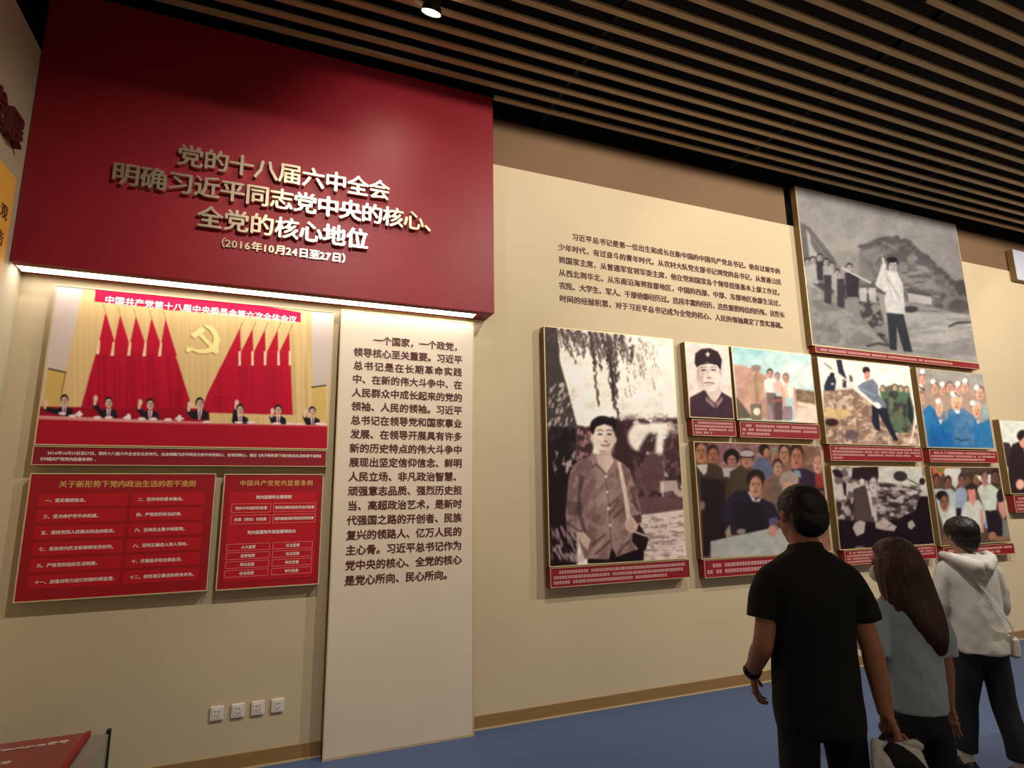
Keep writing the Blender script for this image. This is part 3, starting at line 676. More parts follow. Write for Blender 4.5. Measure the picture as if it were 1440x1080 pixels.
P.poly([(610, 620), (660, 610), (690, 660), (660, 720), (615, 690)], (104, 92, 128), 5); P.ell(635, 705, 34, 40, (216, 160, 140), soft=6); P.ell(425, 700, 30, 18, (170, 150, 140), soft=8)
P.poly([(320, 700), (350, 650), (360, 720), (330, 740)], (170, 160, 130), 6); P.ell(172, 520, 18, 30, (150, 120, 112), soft=8)
P.poly([(700, 520), (740, 540), (740, 640), (700, 600)], (180, 150, 128), 6)
P.tone(60, .22); P.tone(14, .12, 5); P.blur(2); P.grain(.03); P.build(t, 3.723, 5.350, 1.158, 2.230, YP, .88)

# P5 large hillside, black and white
t = photo('photo_panel', 5.405, 8.248, 3.326, 5.216, 3.247, 3.322, 'biggest grey photo panel, worker with pole on a hillside, high above the others', 1, 5, (0.03, 0.0), .82)
P = Paint([(1117, 262), (1343, 316), (1376, 512), (1147, 485)], 250, 230, (164, 160, 158)); P.frame(1100, 240, 3.856)
P.speck(None, (140, 136, 136), 260, 120, .5, .4, 51, .6); P.ell(250, 380, 220, 80, (176, 172, 168), rot=20, soft=60, a=.7)
P.poly([(95, 280), (150, 310), (270, 460), (330, 540), (120, 540)], (112, 108, 108), 8); P.poly([(130, 320), (150, 350), (240, 470), (150, 470)], (196, 192, 188), 8); P.poly([(150, 350), (240, 470), (200, 470), (155, 400)], (120, 116, 116), 6)
P.poly([(415, 440), (450, 405), (560, 398), (640, 372), (690, 380), (740, 430), (830, 500), (870, 560), (940, 600), (980, 600), (1000, 700), (1010, 790), (800, 740), (420, 640)], (96, 92, 94), 10)
P.speck([(415, 440), (560, 400), (680, 380), (830, 500), (980, 600), (1010, 790), (640, 740)], (146, 142, 140), 50, 40, .52, .14, 52, .8)
P.poly([(640, 500), (780, 520), (850, 640), (860, 720), (660, 720)], (150, 146, 144), 16); P.speck([(640, 500), (780, 520), (850, 640), (860, 720), (660, 720)], (100, 96, 98), 50, 16, .52, .1, 53, .8)
rr = random.Random(9)
for q in range(26):
    f = q / 25; P.ell(430 + 580 * f, 410 - 40 * math.sin(min(1, f * 1.9) * 3.1) + max(0, f - .45) * 480 + rr.uniform(-6, 14), rr.uniform(14, 30), rr.uniform(10, 24), (92, 88, 92), soft=10)
for q in range(34):
    xx = rr.uniform(130, 520); P.poly([(xx, 560 + (xx - 130) * .35), (xx + 14, 560 + (xx - 130) * .35), (xx + 18, 660 + (xx - 130) * .4), (xx - 4, 655 + (xx - 130) * .4)], rr.choice(((58, 54, 60), (200, 196, 192), (120, 116, 118))), 5, .7)
P.ell(970, 640, 26, 46, (84, 80, 82), soft=10); P.ell(960, 740, 60, 36, (96, 92, 94), soft=12)
P.poly([(290, 440), (420, 440), (520, 600), (430, 620), (300, 530)], (150, 146, 142), 24, .7)
P.poly([(120, 520), (520, 700), (640, 740), (1030, 790), (1070, 1060), (170, 950)], (168, 164, 160), 10)
P.poly([(130, 530), (520, 690), (590, 960), (520, 900), (180, 620)], (74, 70, 74), 14)
P.speck([(130, 530), (560, 700), (600, 960), (180, 620)], (170, 166, 162), 36, 30, .55, .08, 54, .8)
P.poly([(160, 620), (400, 760), (580, 960), (200, 940)], (172, 168, 164), 12); P.speck([(160, 620), (400, 760), (580, 960), (200, 940)], (126, 122, 120), 60, 34, .55, .12, 55, .7)
P.poly([(640, 760), (1040, 790), (1070, 1050), (700, 1000)], (190, 187, 184), 10); P.speck([(640, 760), (1040, 790), (1070, 1050), (700, 1000)], (150, 146, 146), 140, 22, .58, .1, 56, .6)
P.poly([(680, 660), (810, 690), (815, 735), (690, 715)], (196, 192, 190), 5); P.poly([(680, 640), (810, 670), (812, 690), (680, 668)], (90, 86, 90), 6)
P.ell(700, 757, 40, 18, (66, 62, 66), soft=6); P.line([(740, 765), (860, 770)], 7, (120, 116, 116)); P.line([(910, 850), (950, 832), (1030, 828)], 12, (80, 76, 80), 5); P.line([(470, 955), (530, 940), (590, 955)], 14, (84, 80, 84), 5)
for x, y in ((140, 500), (170, 490), (205, 475), (240, 500), (270, 520), (300, 560)):
    P.face(x, y, 30, 36, (190, 186, 182), (40, 36, 40)); P.poly([(x - 18, y + 20), (x + 22, y + 20), (x + 30, y + 130), (x - 10, y + 120)], (60, 56, 62) if int(x) % 2 else (186, 182, 180), 5)
for x, y in ((320, 590), (250, 570), (440, 640), (490, 640)): P.poly([(x - 20, y), (x + 20, y), (x + 24, y + 160 if y < 600 else y + 80), (x - 14, y + 150 if y < 600 else y + 70)], (66, 62, 68) if x < 430 else (196, 192, 190), 6)
P.poly([(340, 560), (380, 550), (420, 590), (415, 700), (360, 700)], (52, 48, 54), 5); P.poly([(355, 690), (415, 690), (430, 850), (405, 850), (385, 770), (370, 790)], (150, 146, 144), 5); P.face(365, 530, 32, 42, (196, 190, 186), (40, 36, 40)); P.line([(325, 532), (480, 612)], 9, (214, 210, 206))
P.poly([(570, 770), (660, 780), (712, 990), (665, 985), (625, 850), (628, 980), (592, 975)], (52, 56, 66), 5)
P.poly([(520, 640), (530, 560), (565, 545), (620, 545), (655, 620), (670, 785), (570, 775), (555, 700), (570, 650)], (228, 226, 226), 5)
P.line([(545, 480), (595, 690)], 13, (206, 204, 200), 4); P.line([(550, 520), (520, 620), (560, 650)], 26, (226, 224, 222), 6)
P.line([(575, 590), (640, 700)], 12, (170, 168, 170), 8, .6); P.face(600, 520, 50, 68, (204, 198, 194), (28, 26, 30)); P.ell(594, 486, 30, 16, (28, 26, 30))
P.tone(60, .22); P.tone(14, .12, 5); P.blur(2); P.grain(.03); P.build(t, 5.413, 8.240, 3.334, 5.208, YP, .84)

# P6 digging with pole
t = photo('photo_panel', 5.455, 6.935, 2.250, 3.200, 2.072, 2.236, 'colour photo panel of a person digging rubble with a long pole', 4, 6, (0.03, 0.0), .12)
P = Paint([(1148, 501), (1280, 517), (1291.5, 627), (1164, 624)], 150, 126, (226, 222, 214)); P.frame(1140, 490, 6.35)
P.poly([(110, 390), (380, 370), (560, 520), (760, 560), (950, 700), (950, 900), (130, 860)], (160, 130, 110), 10)
P.speck([(110, 390), (380, 370), (560, 520), (760, 560), (950, 700), (950, 900), (130, 860)], (112, 88, 78), 50, 30, .5, .16, 61, .8)
P.speck([(110, 390), (380, 370), (560, 520), (760, 560), (950, 700), (950, 900), (130, 860)], (206, 184, 164), 44, 34, .6, .08, 62, .85)
P.poly([(125, 540), (330, 560), (380, 600), (250, 650), (135, 620)], (196, 166, 120), 16); P.ell(190, 670, 60, 34, (46, 26, 30), soft=12); P.ell(370, 780, 60, 44, (96, 80, 84), soft=14); P.line([(550, 830), (620, 780), (720, 770)], 22, (150, 136, 124), 10)
P.poly([(620, 370), (760, 330), (880, 370), (920, 560), (920, 640), (870, 760), (700, 760), (660, 560)], (96, 100, 78), 12)
P.speck([(620, 370), (760, 330), (880, 370), (920, 560), (870, 760), (700, 760), (660, 560)], (70, 110, 84), 50, 70, .52, .14, 63, .7); P.speck([(620, 370), (880, 370), (920, 560), (870, 760), (700, 760)], (50, 44, 50), 40, 60, .6, .1, 64, .8)
for x, y in ((650, 370), (758, 360), (812, 372), (862, 380)): P.face(x, y, 40, 52, (206, 166, 140), (60, 56, 54))
P.poly([(880, 420), (915, 600), (905, 700), (860, 620)], (40, 44, 48), 10)
P.poly([(115, 340), (150, 250), (200, 230), (226, 290), (215, 385), (118, 385)], (40, 44, 58), 6); P.ell(188, 235, 22, 20, (28, 24, 28)); P.ell(192, 322, 14, 10, (226, 206, 196))
P.poly([(222, 95), (275, 95), (290, 180), (320, 270), (318, 350), (295, 360), (300, 280), (250, 230)], (40, 38, 52), 5); P.line([(290, 280), (290, 355), (318, 350)], 9, (40, 38, 48))
P.poly([(345, 240), (372, 250), (380, 305), (352, 300)], (90, 82, 90), 6)
P.poly([(550, 520), (680, 540), (715, 680), (780, 830), (740, 830), (640, 650), (610, 590), (622, 750), (580, 730), (552, 680)], (34, 34, 50), 6)
P.poly([(420, 350), (470, 310), (560, 280), (610, 340), (610, 420), (670, 500), (680, 545), (610, 540), (500, 430), (440, 380)], (110, 118, 134), 6)
P.line([(440, 360), (580, 430)], 12, (160, 170, 186), 8, .7); P.ell(502, 200, 34, 34, (40, 26, 26)); P.ell(508, 250, 26, 40, (196, 130, 120), soft=6)
P.line([(110, 125), (240, 220), (600, 530)], 13, (222, 210, 198), 5); P.line([(112, 125), (180, 180)], 8, (90, 80, 78)); P.ell(600, 520, 36, 24, (238, 226, 214), rot=40)
P.line([(400, 590), (520, 490)], 8, (206, 160, 120)); P.line([(885, 840), (925, 680)], 16, (220, 210, 204), 5)
P.tone(60, .22); P.tone(14, .12, 5); P.blur(2); P.grain(.03); P.build(t, 5.463, 6.927, 2.258, 3.192, YP)

# P7 group in blue with white helmets
t = photo('photo_panel', 7.045, 8.300, 2.236, 3.192, 2.070, 2.216, 'colour photo panel of workers in blue overalls and white lamp helmets', 3, 7, (0.02, 0.02), .82)
P = Paint([(1287, 515.6), (1380, 527), (1399, 632), (1305, 630)], 108, 122, (150, 146, 140)); P.frame(1280, 500, 6.75)
P.poly([(100, 300), (720, 330), (760, 600), (130, 560)], (160, 140, 126), 40)
for x, y, w, h in ((105, 215, 60, 100), (228, 305, 66, 100), (305, 320, 60, 100), (372, 300, 66, 100), (440, 320, 50, 90), (515, 300, 70, 110), (655, 360, 80, 120), (110, 400, 50, 110)):
    P.poly([(x - w * .6, y + h * .4), (x + w * .6, y + h * .4), (x + w * .8, y + h * 1.6), (x - w * .8, y + h * 1.6)], (168, 140, 122), 10)
    P.face(x, y, w, h, (220, 168, 146), (120, 96, 92))
blue = (44, 112, 162)
P.poly([(120, 520), (180, 460), (240, 520), (290, 660), (360, 600), (370, 510), (480, 500), (600, 570), (640, 660), (760, 600), (800, 880), (180, 880)], blue, 10)
P.poly([(370, 520), (500, 500), (600, 590), (620, 860), (430, 860), (420, 700)], (84, 124, 160), 14)
P.poly([(190, 640), (280, 680), (400, 760), (420, 870), (210, 870)], (26, 96, 166), 16); P.speck([(120, 520), (600, 520), (800, 880), (180, 880)], (30, 84, 140), 90, 120, .55, .2, 71, .5)
P.line([(440, 790), (490, 812), (565, 805)], 10, (34, 40, 50), 5)
for x, y, w, h, sk in ((275, 500, 64, 150, (230, 178, 150)), (440, 450, 96, 150, (228, 178, 140)), (632, 520, 70, 140, (228, 164, 130))):
    P.face(x, y, w, h, sk, (190, 186, 184))
P.poly([(420, 520), (475, 515), (470, 555), (435, 550)], (206, 216, 226), 4); P.poly([(270, 610), (310, 610), (295, 660)], (196, 214, 230), 4); P.poly([(635, 620), (660, 615), (650, 660)], (196, 214, 230), 4)
for x, y in ((108, 140), (212, 240), (300, 266), (402, 360), (446, 265), (515, 240), (625, 305), (262, 430), (590, 450), (90, 290)): P.ell(x, y, 22, 24, (252, 248, 244), soft=8)
P.line([(75, 285), (130, 320)], 14, (50, 60, 56), 6); P.line([(415, 350), (468, 388)], 9, (70, 56, 56), 5)
P.poly([(680, 420), (740, 560), (730, 610), (680, 600)], (130, 160, 166), 12)
P.tone(60, .22); P.tone(14, .12, 5); P.blur(2); P.grain(.03); P.build(t, 7.053, 8.292, 2.244, 3.184, YP)

# P8 black and white crowd
t = photo('photo_panel', 5.475, 6.945, 1.155, 2.020, 1.004, 1.150, 'black-and-white photo panel of a crowd, directly below the rubble digging photo', 4, 8, (0.05, 0.0), .4)
P = Paint([(1168.5, 654), (1299, 657), (1315, 767), (1184, 772)], 150, 122, (206, 200, 194)); P.frame(1160, 640, 6.75)
dk = (44, 28, 34)
P.speck(None, (90, 70, 72), 60, 60, .56, .1, 81, .8)
P.poly([(500, 105), (920, 110), (950, 330), (700, 280), (510, 250)], (214, 212, 202), 8)
P.poly([(260, 110), (500, 105), (505, 220), (420, 240), (250, 220)], dk, 8); P.poly([(65, 130), (120, 120), (170, 180), (160, 210), (90, 190)], dk, 6); P.poly([(165, 250), (200, 260), (205, 380), (185, 380)], dk, 8)
P.ell(350, 245, 24, 28, (226, 218, 210)); P.ell(275, 280, 24, 34, (200, 190, 184)); P.face(455, 270, 76, 150, (214, 204, 196), dk)
P.poly([(270, 320), (380, 280), (430, 440), (480, 640), (380, 640), (270, 620)], (84, 66, 66), 8); P.poly([(400, 330), (430, 340), (470, 560), (455, 600)], (214, 206, 200), 6)
P.poly([(120, 440), (270, 400), (280, 620), (150, 620)], (180, 170, 166), 8); P.speck([(100, 440), (280, 400), (280, 640), (140, 640)], dk, 44, 50, .5, .08, 82, .9)
P.poly([(490, 300), (680, 320), (860, 400), (850, 560), (640, 620), (500, 600)], (150, 138, 134), 10); P.speck([(490, 260), (900, 300), (900, 620), (500, 640)], dk, 70, 24, .5, .09, 83, .85, shear=-.5); P.speck([(490, 260), (900, 300), (860, 560), (500, 600)], (214, 206, 200), 60, 40, .6, .08, 84, .8)
P.ell(715, 200, 66, 50, (60, 48, 50), rot=10, soft=10); P.line([(760, 215), (900, 290)], 9, (70, 60, 60)); P.ell(925, 255, 28, 34, dk)
P.line([(560, 290), (660, 300)], 8, dk); P.line([(740, 300), (920, 350)], 9, dk); P.ell(640, 570, 24, 20, (190, 180, 174))
P.poly([(130, 600), (270, 620), (480, 640), (700, 610), (860, 540), (900, 400), (980, 400), (1050, 900), (150, 900)], (30, 14, 24), 12)
P.poly([(290, 640), (340, 620), (390, 640), (380, 740), (310, 770), (270, 690)], (196, 184, 178), 5); P.poly([(480, 650), (560, 605), (620, 640), (690, 690), (660, 730), (580, 720), (490, 700)], (190, 178, 172), 6); P.line([(600, 690), (640, 660)], 6, (60, 44, 44), 5)
P.poly([(790, 650), (830, 625), (865, 680), (825, 720), (795, 700)], (182, 170, 164), 5); P.ell(340, 880, 50, 18, (120, 108, 108), soft=10)
P.tone(60, .22); P.tone(14, .12, 5); P.blur(2); P.grain(.03); P.build(t, 5.483, 6.937, 1.163, 2.012, YP, .95)

# P9 white shirts
t = photo('photo_panel', 7.045, 8.320, 1.126, 2.020, 0.990, 1.112, 'colour photo panel of people in white shirts, above the person in the hoodie', 2, 9, (0.02, 0.03), .8)
P = Paint([(1308, 656), (1403, 658), (1424, 764), (1323, 768)], 108, 120, (92, 74, 64)); P.frame(1290, 640, 7.2)
P.poly([(250, 125), (440, 125), (420, 260), (380, 330), (280, 220)], (226, 224, 214), 10); P.poly([(140, 120), (290, 120), (220, 230), (160, 190)], (222, 110, 80), 12); P.ell(230, 145, 34, 24, (120, 130, 60), soft=14)
P.speck([(430, 130), (830, 130), (830, 330), (560, 320)], (60, 48, 42), 60, 50, .5, .12, 91, .8)
wh = (218, 220, 212)
P.poly([(160, 330), (240, 330), (300, 350), (380, 420), (390, 620), (280, 740), (220, 600)], (200, 206, 206), 8)
P.face(190, 250, 60, 110, (150, 96, 76), (36, 26, 30)); P.face(305, 275, 66, 120, (150, 96, 80), (36, 28, 30)); P.poly([(270, 340), (330, 330), (390, 370), (390, 520), (300, 500)], (188, 204, 206), 8)
P.poly([(380, 340), (440, 310), (500, 350), (500, 470), (440, 620), (390, 520)], (158, 170, 196), 8); P.face(440, 255, 60, 120, (150, 100, 86), (40, 32, 40)); P.face(505, 250, 50, 100, (130, 90, 70), (50, 40, 36))
P.poly([(390, 530), (440, 530), (440, 640), (395, 640)], (32, 30, 36), 5)
P.face(590, 240, 66, 130, (160, 112, 80), (60, 46, 36)); P.poly([(600, 330), (650, 290), (740, 290), (820, 350), (800, 560), (690, 565), (640, 450)], (214, 222, 206), 8)
P.poly([(590, 205), (640, 205), (660, 260), (640, 270)], (236, 240, 238), 6); P.poly([(700, 195), (740, 195), (735, 290), (705, 280)], (236, 240, 238), 6); P.face(675, 235, 56, 150, (206, 140, 128), (66, 50, 46))
P.face(780, 220, 70, 110, (120, 84, 76), (44, 34, 38)); P.poly([(690, 560), (815, 560), (870, 680), (880, 830), (740, 850), (700, 680)], (36, 28, 38), 6); P.ell(740, 562, 16, 9, (180, 170, 90))
P.poly([(820, 480), (880, 470), (920, 600), (880, 660), (830, 560)], (222, 158, 146), 8); P.ell(845, 410, 42, 64, (46, 30, 44), soft=8)
P.poly([(870, 660), (950, 660), (960, 850), (880, 840)], (132, 136, 126), 10); P.ell(770, 830, 42, 46, (190, 124, 96), soft=8); P.poly([(800, 830), (960, 850), (960, 880), (800, 890)], (150, 110, 90), 8)
P.poly([(210, 520), (300, 560), (350, 520), (390, 620), (310, 820), (260, 740)], wh, 8); P.ell(240, 400, 58, 50, (30, 24, 26), soft=8); P.face(268, 470, 80, 170, (170, 108, 92), (30, 24, 26))
P.poly([(440, 600), (470, 480), (530, 450), (620, 450), (680, 540), (700, 640), (640, 800), (440, 740)], wh, 8); P.ell(545, 330, 62, 50, (50, 36, 38), soft=10); P.poly([(500, 340), (580, 340), (590, 440), (560, 520), (520, 460)], (232, 152, 136), 12)
P.line([(650, 560), (665, 780)], 30, (222, 158, 144), 10); P.line([(690, 660), (705, 740)], 24, (180, 190, 230), 8)
P.poly([(250, 800), (420, 830), (420, 950), (240, 920)], (120, 90, 76), 10)
P.tone(60, .22); P.tone(14, .12, 5); P.blur(2); P.grain(.03); P.build(t, 7.053, 8.312, 1.134, 2.012, YP, .95)

# P10 right-hand edge, man bending
t = photo('photo_panel', 8.480, 10.10, 1.690, 2.620, 1.470, 1.676, 'colour photo panel of a person in dark suit bending down, cut by the right edge', 4, 10, (0.03, 0.0), .8)
P = Paint([(1402.7, 588), (1500, 601), (1506, 693), (1423.4, 696)], 130, 96, (214, 216, 206)); P.frame(1280, 500, 6.75)
P.poly([(860, 840), (930, 850), (1000, 1000), (960, 1120), (890, 1050)], (52, 44, 46), 8)
P.poly([(950, 1400), (930, 1050), (960, 870), (1040, 830), (1200, 900), (1500, 960), (1500, 1400)], (42, 30, 34), 8)
P.ell(1050, 780, 50, 60, (40, 28, 30), soft=8); P.poly([(1020, 850), (1090, 760), (1130, 850), (1090, 930), (1040, 900)], (214, 148, 128), 8); P.ell(1035, 1245, 34, 44, (232, 176, 160), soft=8)
P.poly([(1060, 930), (1130, 900), (1140, 1060), (1090, 1010)], (170, 190, 214), 6); P.poly([(1250, 1000), (1500, 1000), (1500, 1400), (1250, 1400)], (120, 96, 90), 20)
P.face(1300, 820, 100, 150, (210, 160, 140), (40, 30, 30)); P.poly([(1220, 900), (1400, 900), (1420, 1200), (1230, 1200)], (200, 200, 206), 12)
P.tone(60, .22); P.tone(14, .12, 5); P.blur(2); P.grain(.03); P.build(t, 8.488, 10.092, 1.698, 2.612, YP)

# P11 grey-blue header panel in the top right corner
t = panel('photo_panel', 9.42, 12.3, 4.60, 5.05, 0.08, 'pale grey-blue header panel cut by the top right edge', 'picture', gP)
P = Paint([(0, 0), (250, 0), (250, 45), (0, 45)], 140, 24, (160, 164, 180))
P.speck(None, (186, 188, 200), 120, 40, .5, .3, 101, .7)
P.build(t, 9.424, 12.296, 4.604, 5.046, YP)

# ================================================================== OUTLETS
for i, (x, lb) in enumerate(((-0.245, 'leftmost white wall plate of the row of four low on the cream wall'), (-0.119, 'second white wall plate from the left in the row of four'),
                             (0.004, 'third white wall plate from the left, next to the one nearest the text board'), (0.128, 'rightmost white wall plate of four, nearest the tall text board'))):
    t = empty('wall_outlet', (x, D, 0.365), lb, 'outlet', 'white wall plates in a row')
    bm = bmesh.new(); box(bm, -.041, .041, -0.016, 0, -.043, .043, .004); link('cover_plate', mesh(bm), M['plastic'], t)
    bm = bmesh.new(); box(bm, -.028, .028, -0.0185, -0.012, -.03, .03, .002); link('socket_insert', mesh(bm), M['plastic'], t)
    bm = bmesh.new()
    for a, b2 in ((-.010, .014), (.010, .014), (-.012, -.012), (.012, -.012), (0, -.018)): box(bm, a - .002, a + .002, -.0192, -.0180, b2 - .005, b2 + .005)
    link('socket_slots', mesh(bm), M['hole'], t)

# ================================================================== DISPLAY STAND (bottom left corner)
st = empty('display_stand', (-1.02, 2.62, 0), 'low display stand with sloping faded red text top, bottom left corner', 'stand')
def sl(y): return 0.845 - (3.0 - y) * 0.04          # gently sloping top
bm = bmesh.new(); box(bm, -1.50 + 1.02, -0.545 + 1.02, 2.24 - 2.62, 3.02 - 2.62, 0.0, 0.8)
for v in bm.verts:
    if v.co.z > .5: v.co.z = sl(v.co.y + 2.62) - 0.012
link('stand_body', mesh(bm), M['acrylic'], st)
bm = bmesh.new(); box(bm, -1.50 + 1.02, -0.62 + 1.02, 2.24 - 2.62, 3.0 - 2.62, 0.84, 0.852, .002)
for v in bm.verts: v.co.z += sl(v.co.y + 2.62) - 0.845
link('text_top', mesh(bm), M['standred'], st)
bm = bmesh.new(); box(bm, -0.62 + 1.02, -0.605 + 1.02, 2.24 - 2.62, 3.0 - 2.62, 0.835, 0.856)
for v in bm.verts: v.co.z += sl(v.co.y + 2.62) - 0.845
link('red_edge', mesh(bm), M['redboard'], st)
bm = bmesh.new(); r = random.Random(5)
for k in range(5):
    yy = 2.93 - k * 0.125; xe = -0.68 - (0.12 if k % 2 else 0)
    for x in np.arange(-1.44, xe, 0.034):
        if -1.0 - .04 * k < x < -.955 - .04 * k: continue
        zz = sl(yy) + .0076
        for q in r.sample((-.011, 0, .011), 2): box(bm, x + 1.02, x + 1.048, yy + q - 2.62 - .003, yy + q - 2.62 + .003, zz, zz + .001)
        box(bm, x + 1.02 + r.choice((.004, .014, .02)), x + 1.02 + .026, yy - 2.62 - .014, yy - 2.62 - .011, zz, zz + .001)
tt = link('top_print', mesh(bm), M['whiteprint'], st); tt['kind'] = 'stuff'
bm = bmesh.new(); box(bm, -0.555 + 1.02, -0.540 + 1.02, 3.005 - 2.62, 3.025 - 2.62, 0, sl(3.0) + .004, .002); box(bm, -0.546 + 1.02, -0.541 + 1.02, 2.66 - 2.62, 2.69 - 2.62, 0.02, sl(2.7) - .01)
link('corner_post', mesh(bm), M['hole'], st)

# ================================================================== CEILING SPOTLIGHTS
def fixture(x, y, z, tx, ty, tz, cut, label, lit=True, k=1.0, ln=.14):
    p = Vector((x, y, z)); d = (Vector((tx, ty, tz)) - p).normalized()
    t = empty('spotlight', (x, y, 5.262), label, 'lamp', 'track spotlights among the ceiling slats')
    L = lambda v: Vector(v) - t.location
    bm = bmesh.new(); cyl(bm, L(p - d * .03), L(p - d * (.03 + ln)), .042 * k, .036 * k, 24); cyl(bm, L(p - d * (.03 + ln)), L(p - d * (.05 + ln)), .036 * k, .02 * k, 24)
    link('lamp_body', mesh(bm, smooth=False), M['blackmetal'], t)
    bm = bmesh.new(); cyl(bm, L(p - d * .03), L(p + d * .004), .046 * k, .046 * k, 24, cap=False); link('rim', mesh(bm), M['blackmetal'], t)
    bm = bmesh.new(); cyl(bm, L(p - d * .012), L(p - d * .006), .044 * k, .044 * k, 24); link('lens', mesh(bm), M['lens'] if lit else M['hole'], t)
    bm = bmesh.new(); q = p - d * (.02 + ln * .6); cyl(bm, L((q.x, q.y, q.z)), L((q.x, q.y, 5.25)), .009, .009, 10); box(bm, q.x - x - .05, q.x - x + .05, q.y - y - .02, q.y - y + .02, -.03, 0.0)
    link('stem', mesh(bm), M['blackmetal'], t)
    if cut:
        # unseen shield added ahead of the lens to trim the beam on the wall
        dy = 0.30; zz = z + (cut - z) / (D - y) * dy
        bm = bmesh.new(); box(bm, -.6, .6, -.02, dy, z - 5.262 + .07, z - 5.262 + .074); box(bm, -.6, .6, dy, dy + .003, zz - 5.262, z - 5.262 + .074); box(bm, -.604, -.6, -.02, dy, zz - 5.262, z - 5.262 + .074); box(bm, .6, .604, -.02, dy, zz - 5.262, z - 5.262 + .074); link('added_shield', mesh(bm), M['blackmetal'], t)
LBL = ['glaring lit spotlight at the top edge above the red fascia', 'spotlight over the left boards, out of view above', 'spotlight over the cream intro text, out of view above',
       'spotlight over the right photo panels, out of view', 'far right spotlight, out of view', 'farthest right spotlight beyond the frame']
for (x, y, z, tx, ty, tz, p_, s_, cut), lb in zip(LAMPS, LBL): fixture(x, y, z, tx, ty, tz, cut, lb, k=1.0 if cut else 1.5, ln=.14 if cut else .06)
fixture(4.13, 2.30, 5.21, 4.2, 3.4, 4.2, None, 'small unlit black spotlight at the top right among the slats', lit=False)

# ================================================================== PEOPLE
class Fig:
    def __init__(s, x, y, fx, fy):
        n = math.hypot(fx, fy); s.o = Vector((x, y, 0)); s.f = Vector((fx / n, fy / n, 0)); s.r = Vector((fy / n, -fx / n, 0)); s.u = Vector((0, 0, 1))
    def P(s, p): return s.o + s.r * p[0] + s.f * p[1] + s.u * p[2]
    def V(s, p): return s.r * p[0] + s.f * p[1] + s.u * p[2]
def catmull(rows, n):
    out = []; R_ = [np.array(r, float) for r in rows]
    for i in range(len(R_) - 1):
        p0 = R_[max(i - 1, 0)]; p1 = R_[i]; p2 = R_[i + 1]; p3 = R_[min(i + 2, len(R_) - 1)]
        for k in range(n):
            t = k / n; out.append(.5 * ((2 * p1) + (-p0 + p2) * t + (2 * p0 - 5 * p1 + 4 * p2 - p3) * t * t + (-p0 + 3 * p1 - 3 * p2 + p3) * t ** 3))
    out.append(R_[-1]); return out
def tube(bm, F, rows, n=4, seg=20, caps=True, axis=None, power=2.0):
    """rows: (x, y, z, ra, rb) in the figure's frame; ra across, rb front to back"""
    rs = catmull(rows, n); rings = []
    pts = [F.P(r[:3]) for r in rs]
    for i, r in enumerate(rs):
        if axis is not None: t = F.V(axis)
        else: t = (pts[min(i + 1, len(pts) - 1)] - pts[max(i - 1, 0)]).normalized()
        a = F.r - t * F.r.dot(t)
        if a.length < .15: a = F.f - t * F.f.dot(t)
        a.normalize(); b_ = t.cross(a)
        ra, rb_ = max(r[3], .002), max(r[4], .002); ring = []
        for k in range(seg):
            th = 2 * math.pi * k / seg; c, s_ = math.cos(th), math.sin(th)
            e = 2 / power
            ring.append(bm.verts.new(pts[i] + a * (ra * math.copysign(abs(c) ** e, c)) + b_ * (rb_ * math.copysign(abs(s_) ** e, s_))))
        rings.append(ring)
    for A, B in zip(rings, rings[1:]):
        for k in range(seg): bm.faces.new((A[k], A[(k + 1) % seg], B[(k + 1) % seg], B[k]))
    if caps: bm.faces.new(rings[0][::-1]); bm.faces.new(rings[-1])
    return rings
def ball(bm, F, c, rx, ry, rz, seg=20, tilt=0):
    r = bmesh.ops.create_uvsphere(bm, u_segments=seg, v_segments=seg // 2 + 2, radius=1)
    for v in r['verts']:
        q = Vector((v.co.x * rx, v.co.y * ry, v.co.z * rz))
        if tilt: q = Matrix.Rotation(tilt, 3, 'X') @ q
        v.co = F.P(c) + F.V(q)
def finish(bm, name, m, parent, voxel, smooth=3, wr=0, wscale=(8, 8, 3), origin=None, seed=0, trimz=None):
    me = mesh(bm, name); tmp = bpy.data.objects.new('tmp', me); COL.objects.link(tmp)
    rm = tmp.modifiers.new('r', 'REMESH'); rm.mode = 'VOXEL'; rm.voxel_size = voxel; rm.use_smooth_shade = True
    if smooth: sm = tmp.modifiers.new('s', 'SMOOTH'); sm.factor = .5; sm.iterations = smooth
    out = bpy.data.meshes.new_from_object(tmp.evaluated_get(bpy.context.evaluated_depsgraph_get()))
    bpy.data.objects.remove(tmp); out.name = name
    n = len(out.vertices); co = np.empty(n * 3); out.vertices.foreach_get('co', co); co = co.reshape(-1, 3)
    if wr:
        no = np.empty(n * 3); out.vertices.foreach_get('normal', no); no = no.reshape(-1, 3)
        dsp = np.array([mnoise.noise(Vector((p[0] * wscale[0] + seed, p[1] * wscale[1], p[2] * wscale[2]))) + .5 * mnoise.noise(Vector((p[0] * wscale[0] * 2.3, p[1] * wscale[1] * 2.3 + seed, p[2] * wscale[2] * 2.3))) for p in co])
        co = co + no * (dsp * wr)[:, None]
    if origin is not None: co = co - np.array(origin)
    out.vertices.foreach_set('co', co.ravel()); out.update()
    out.materials.clear(); out.shade_smooth()
    return link(name, out, m, parent, (0, 0, 0))
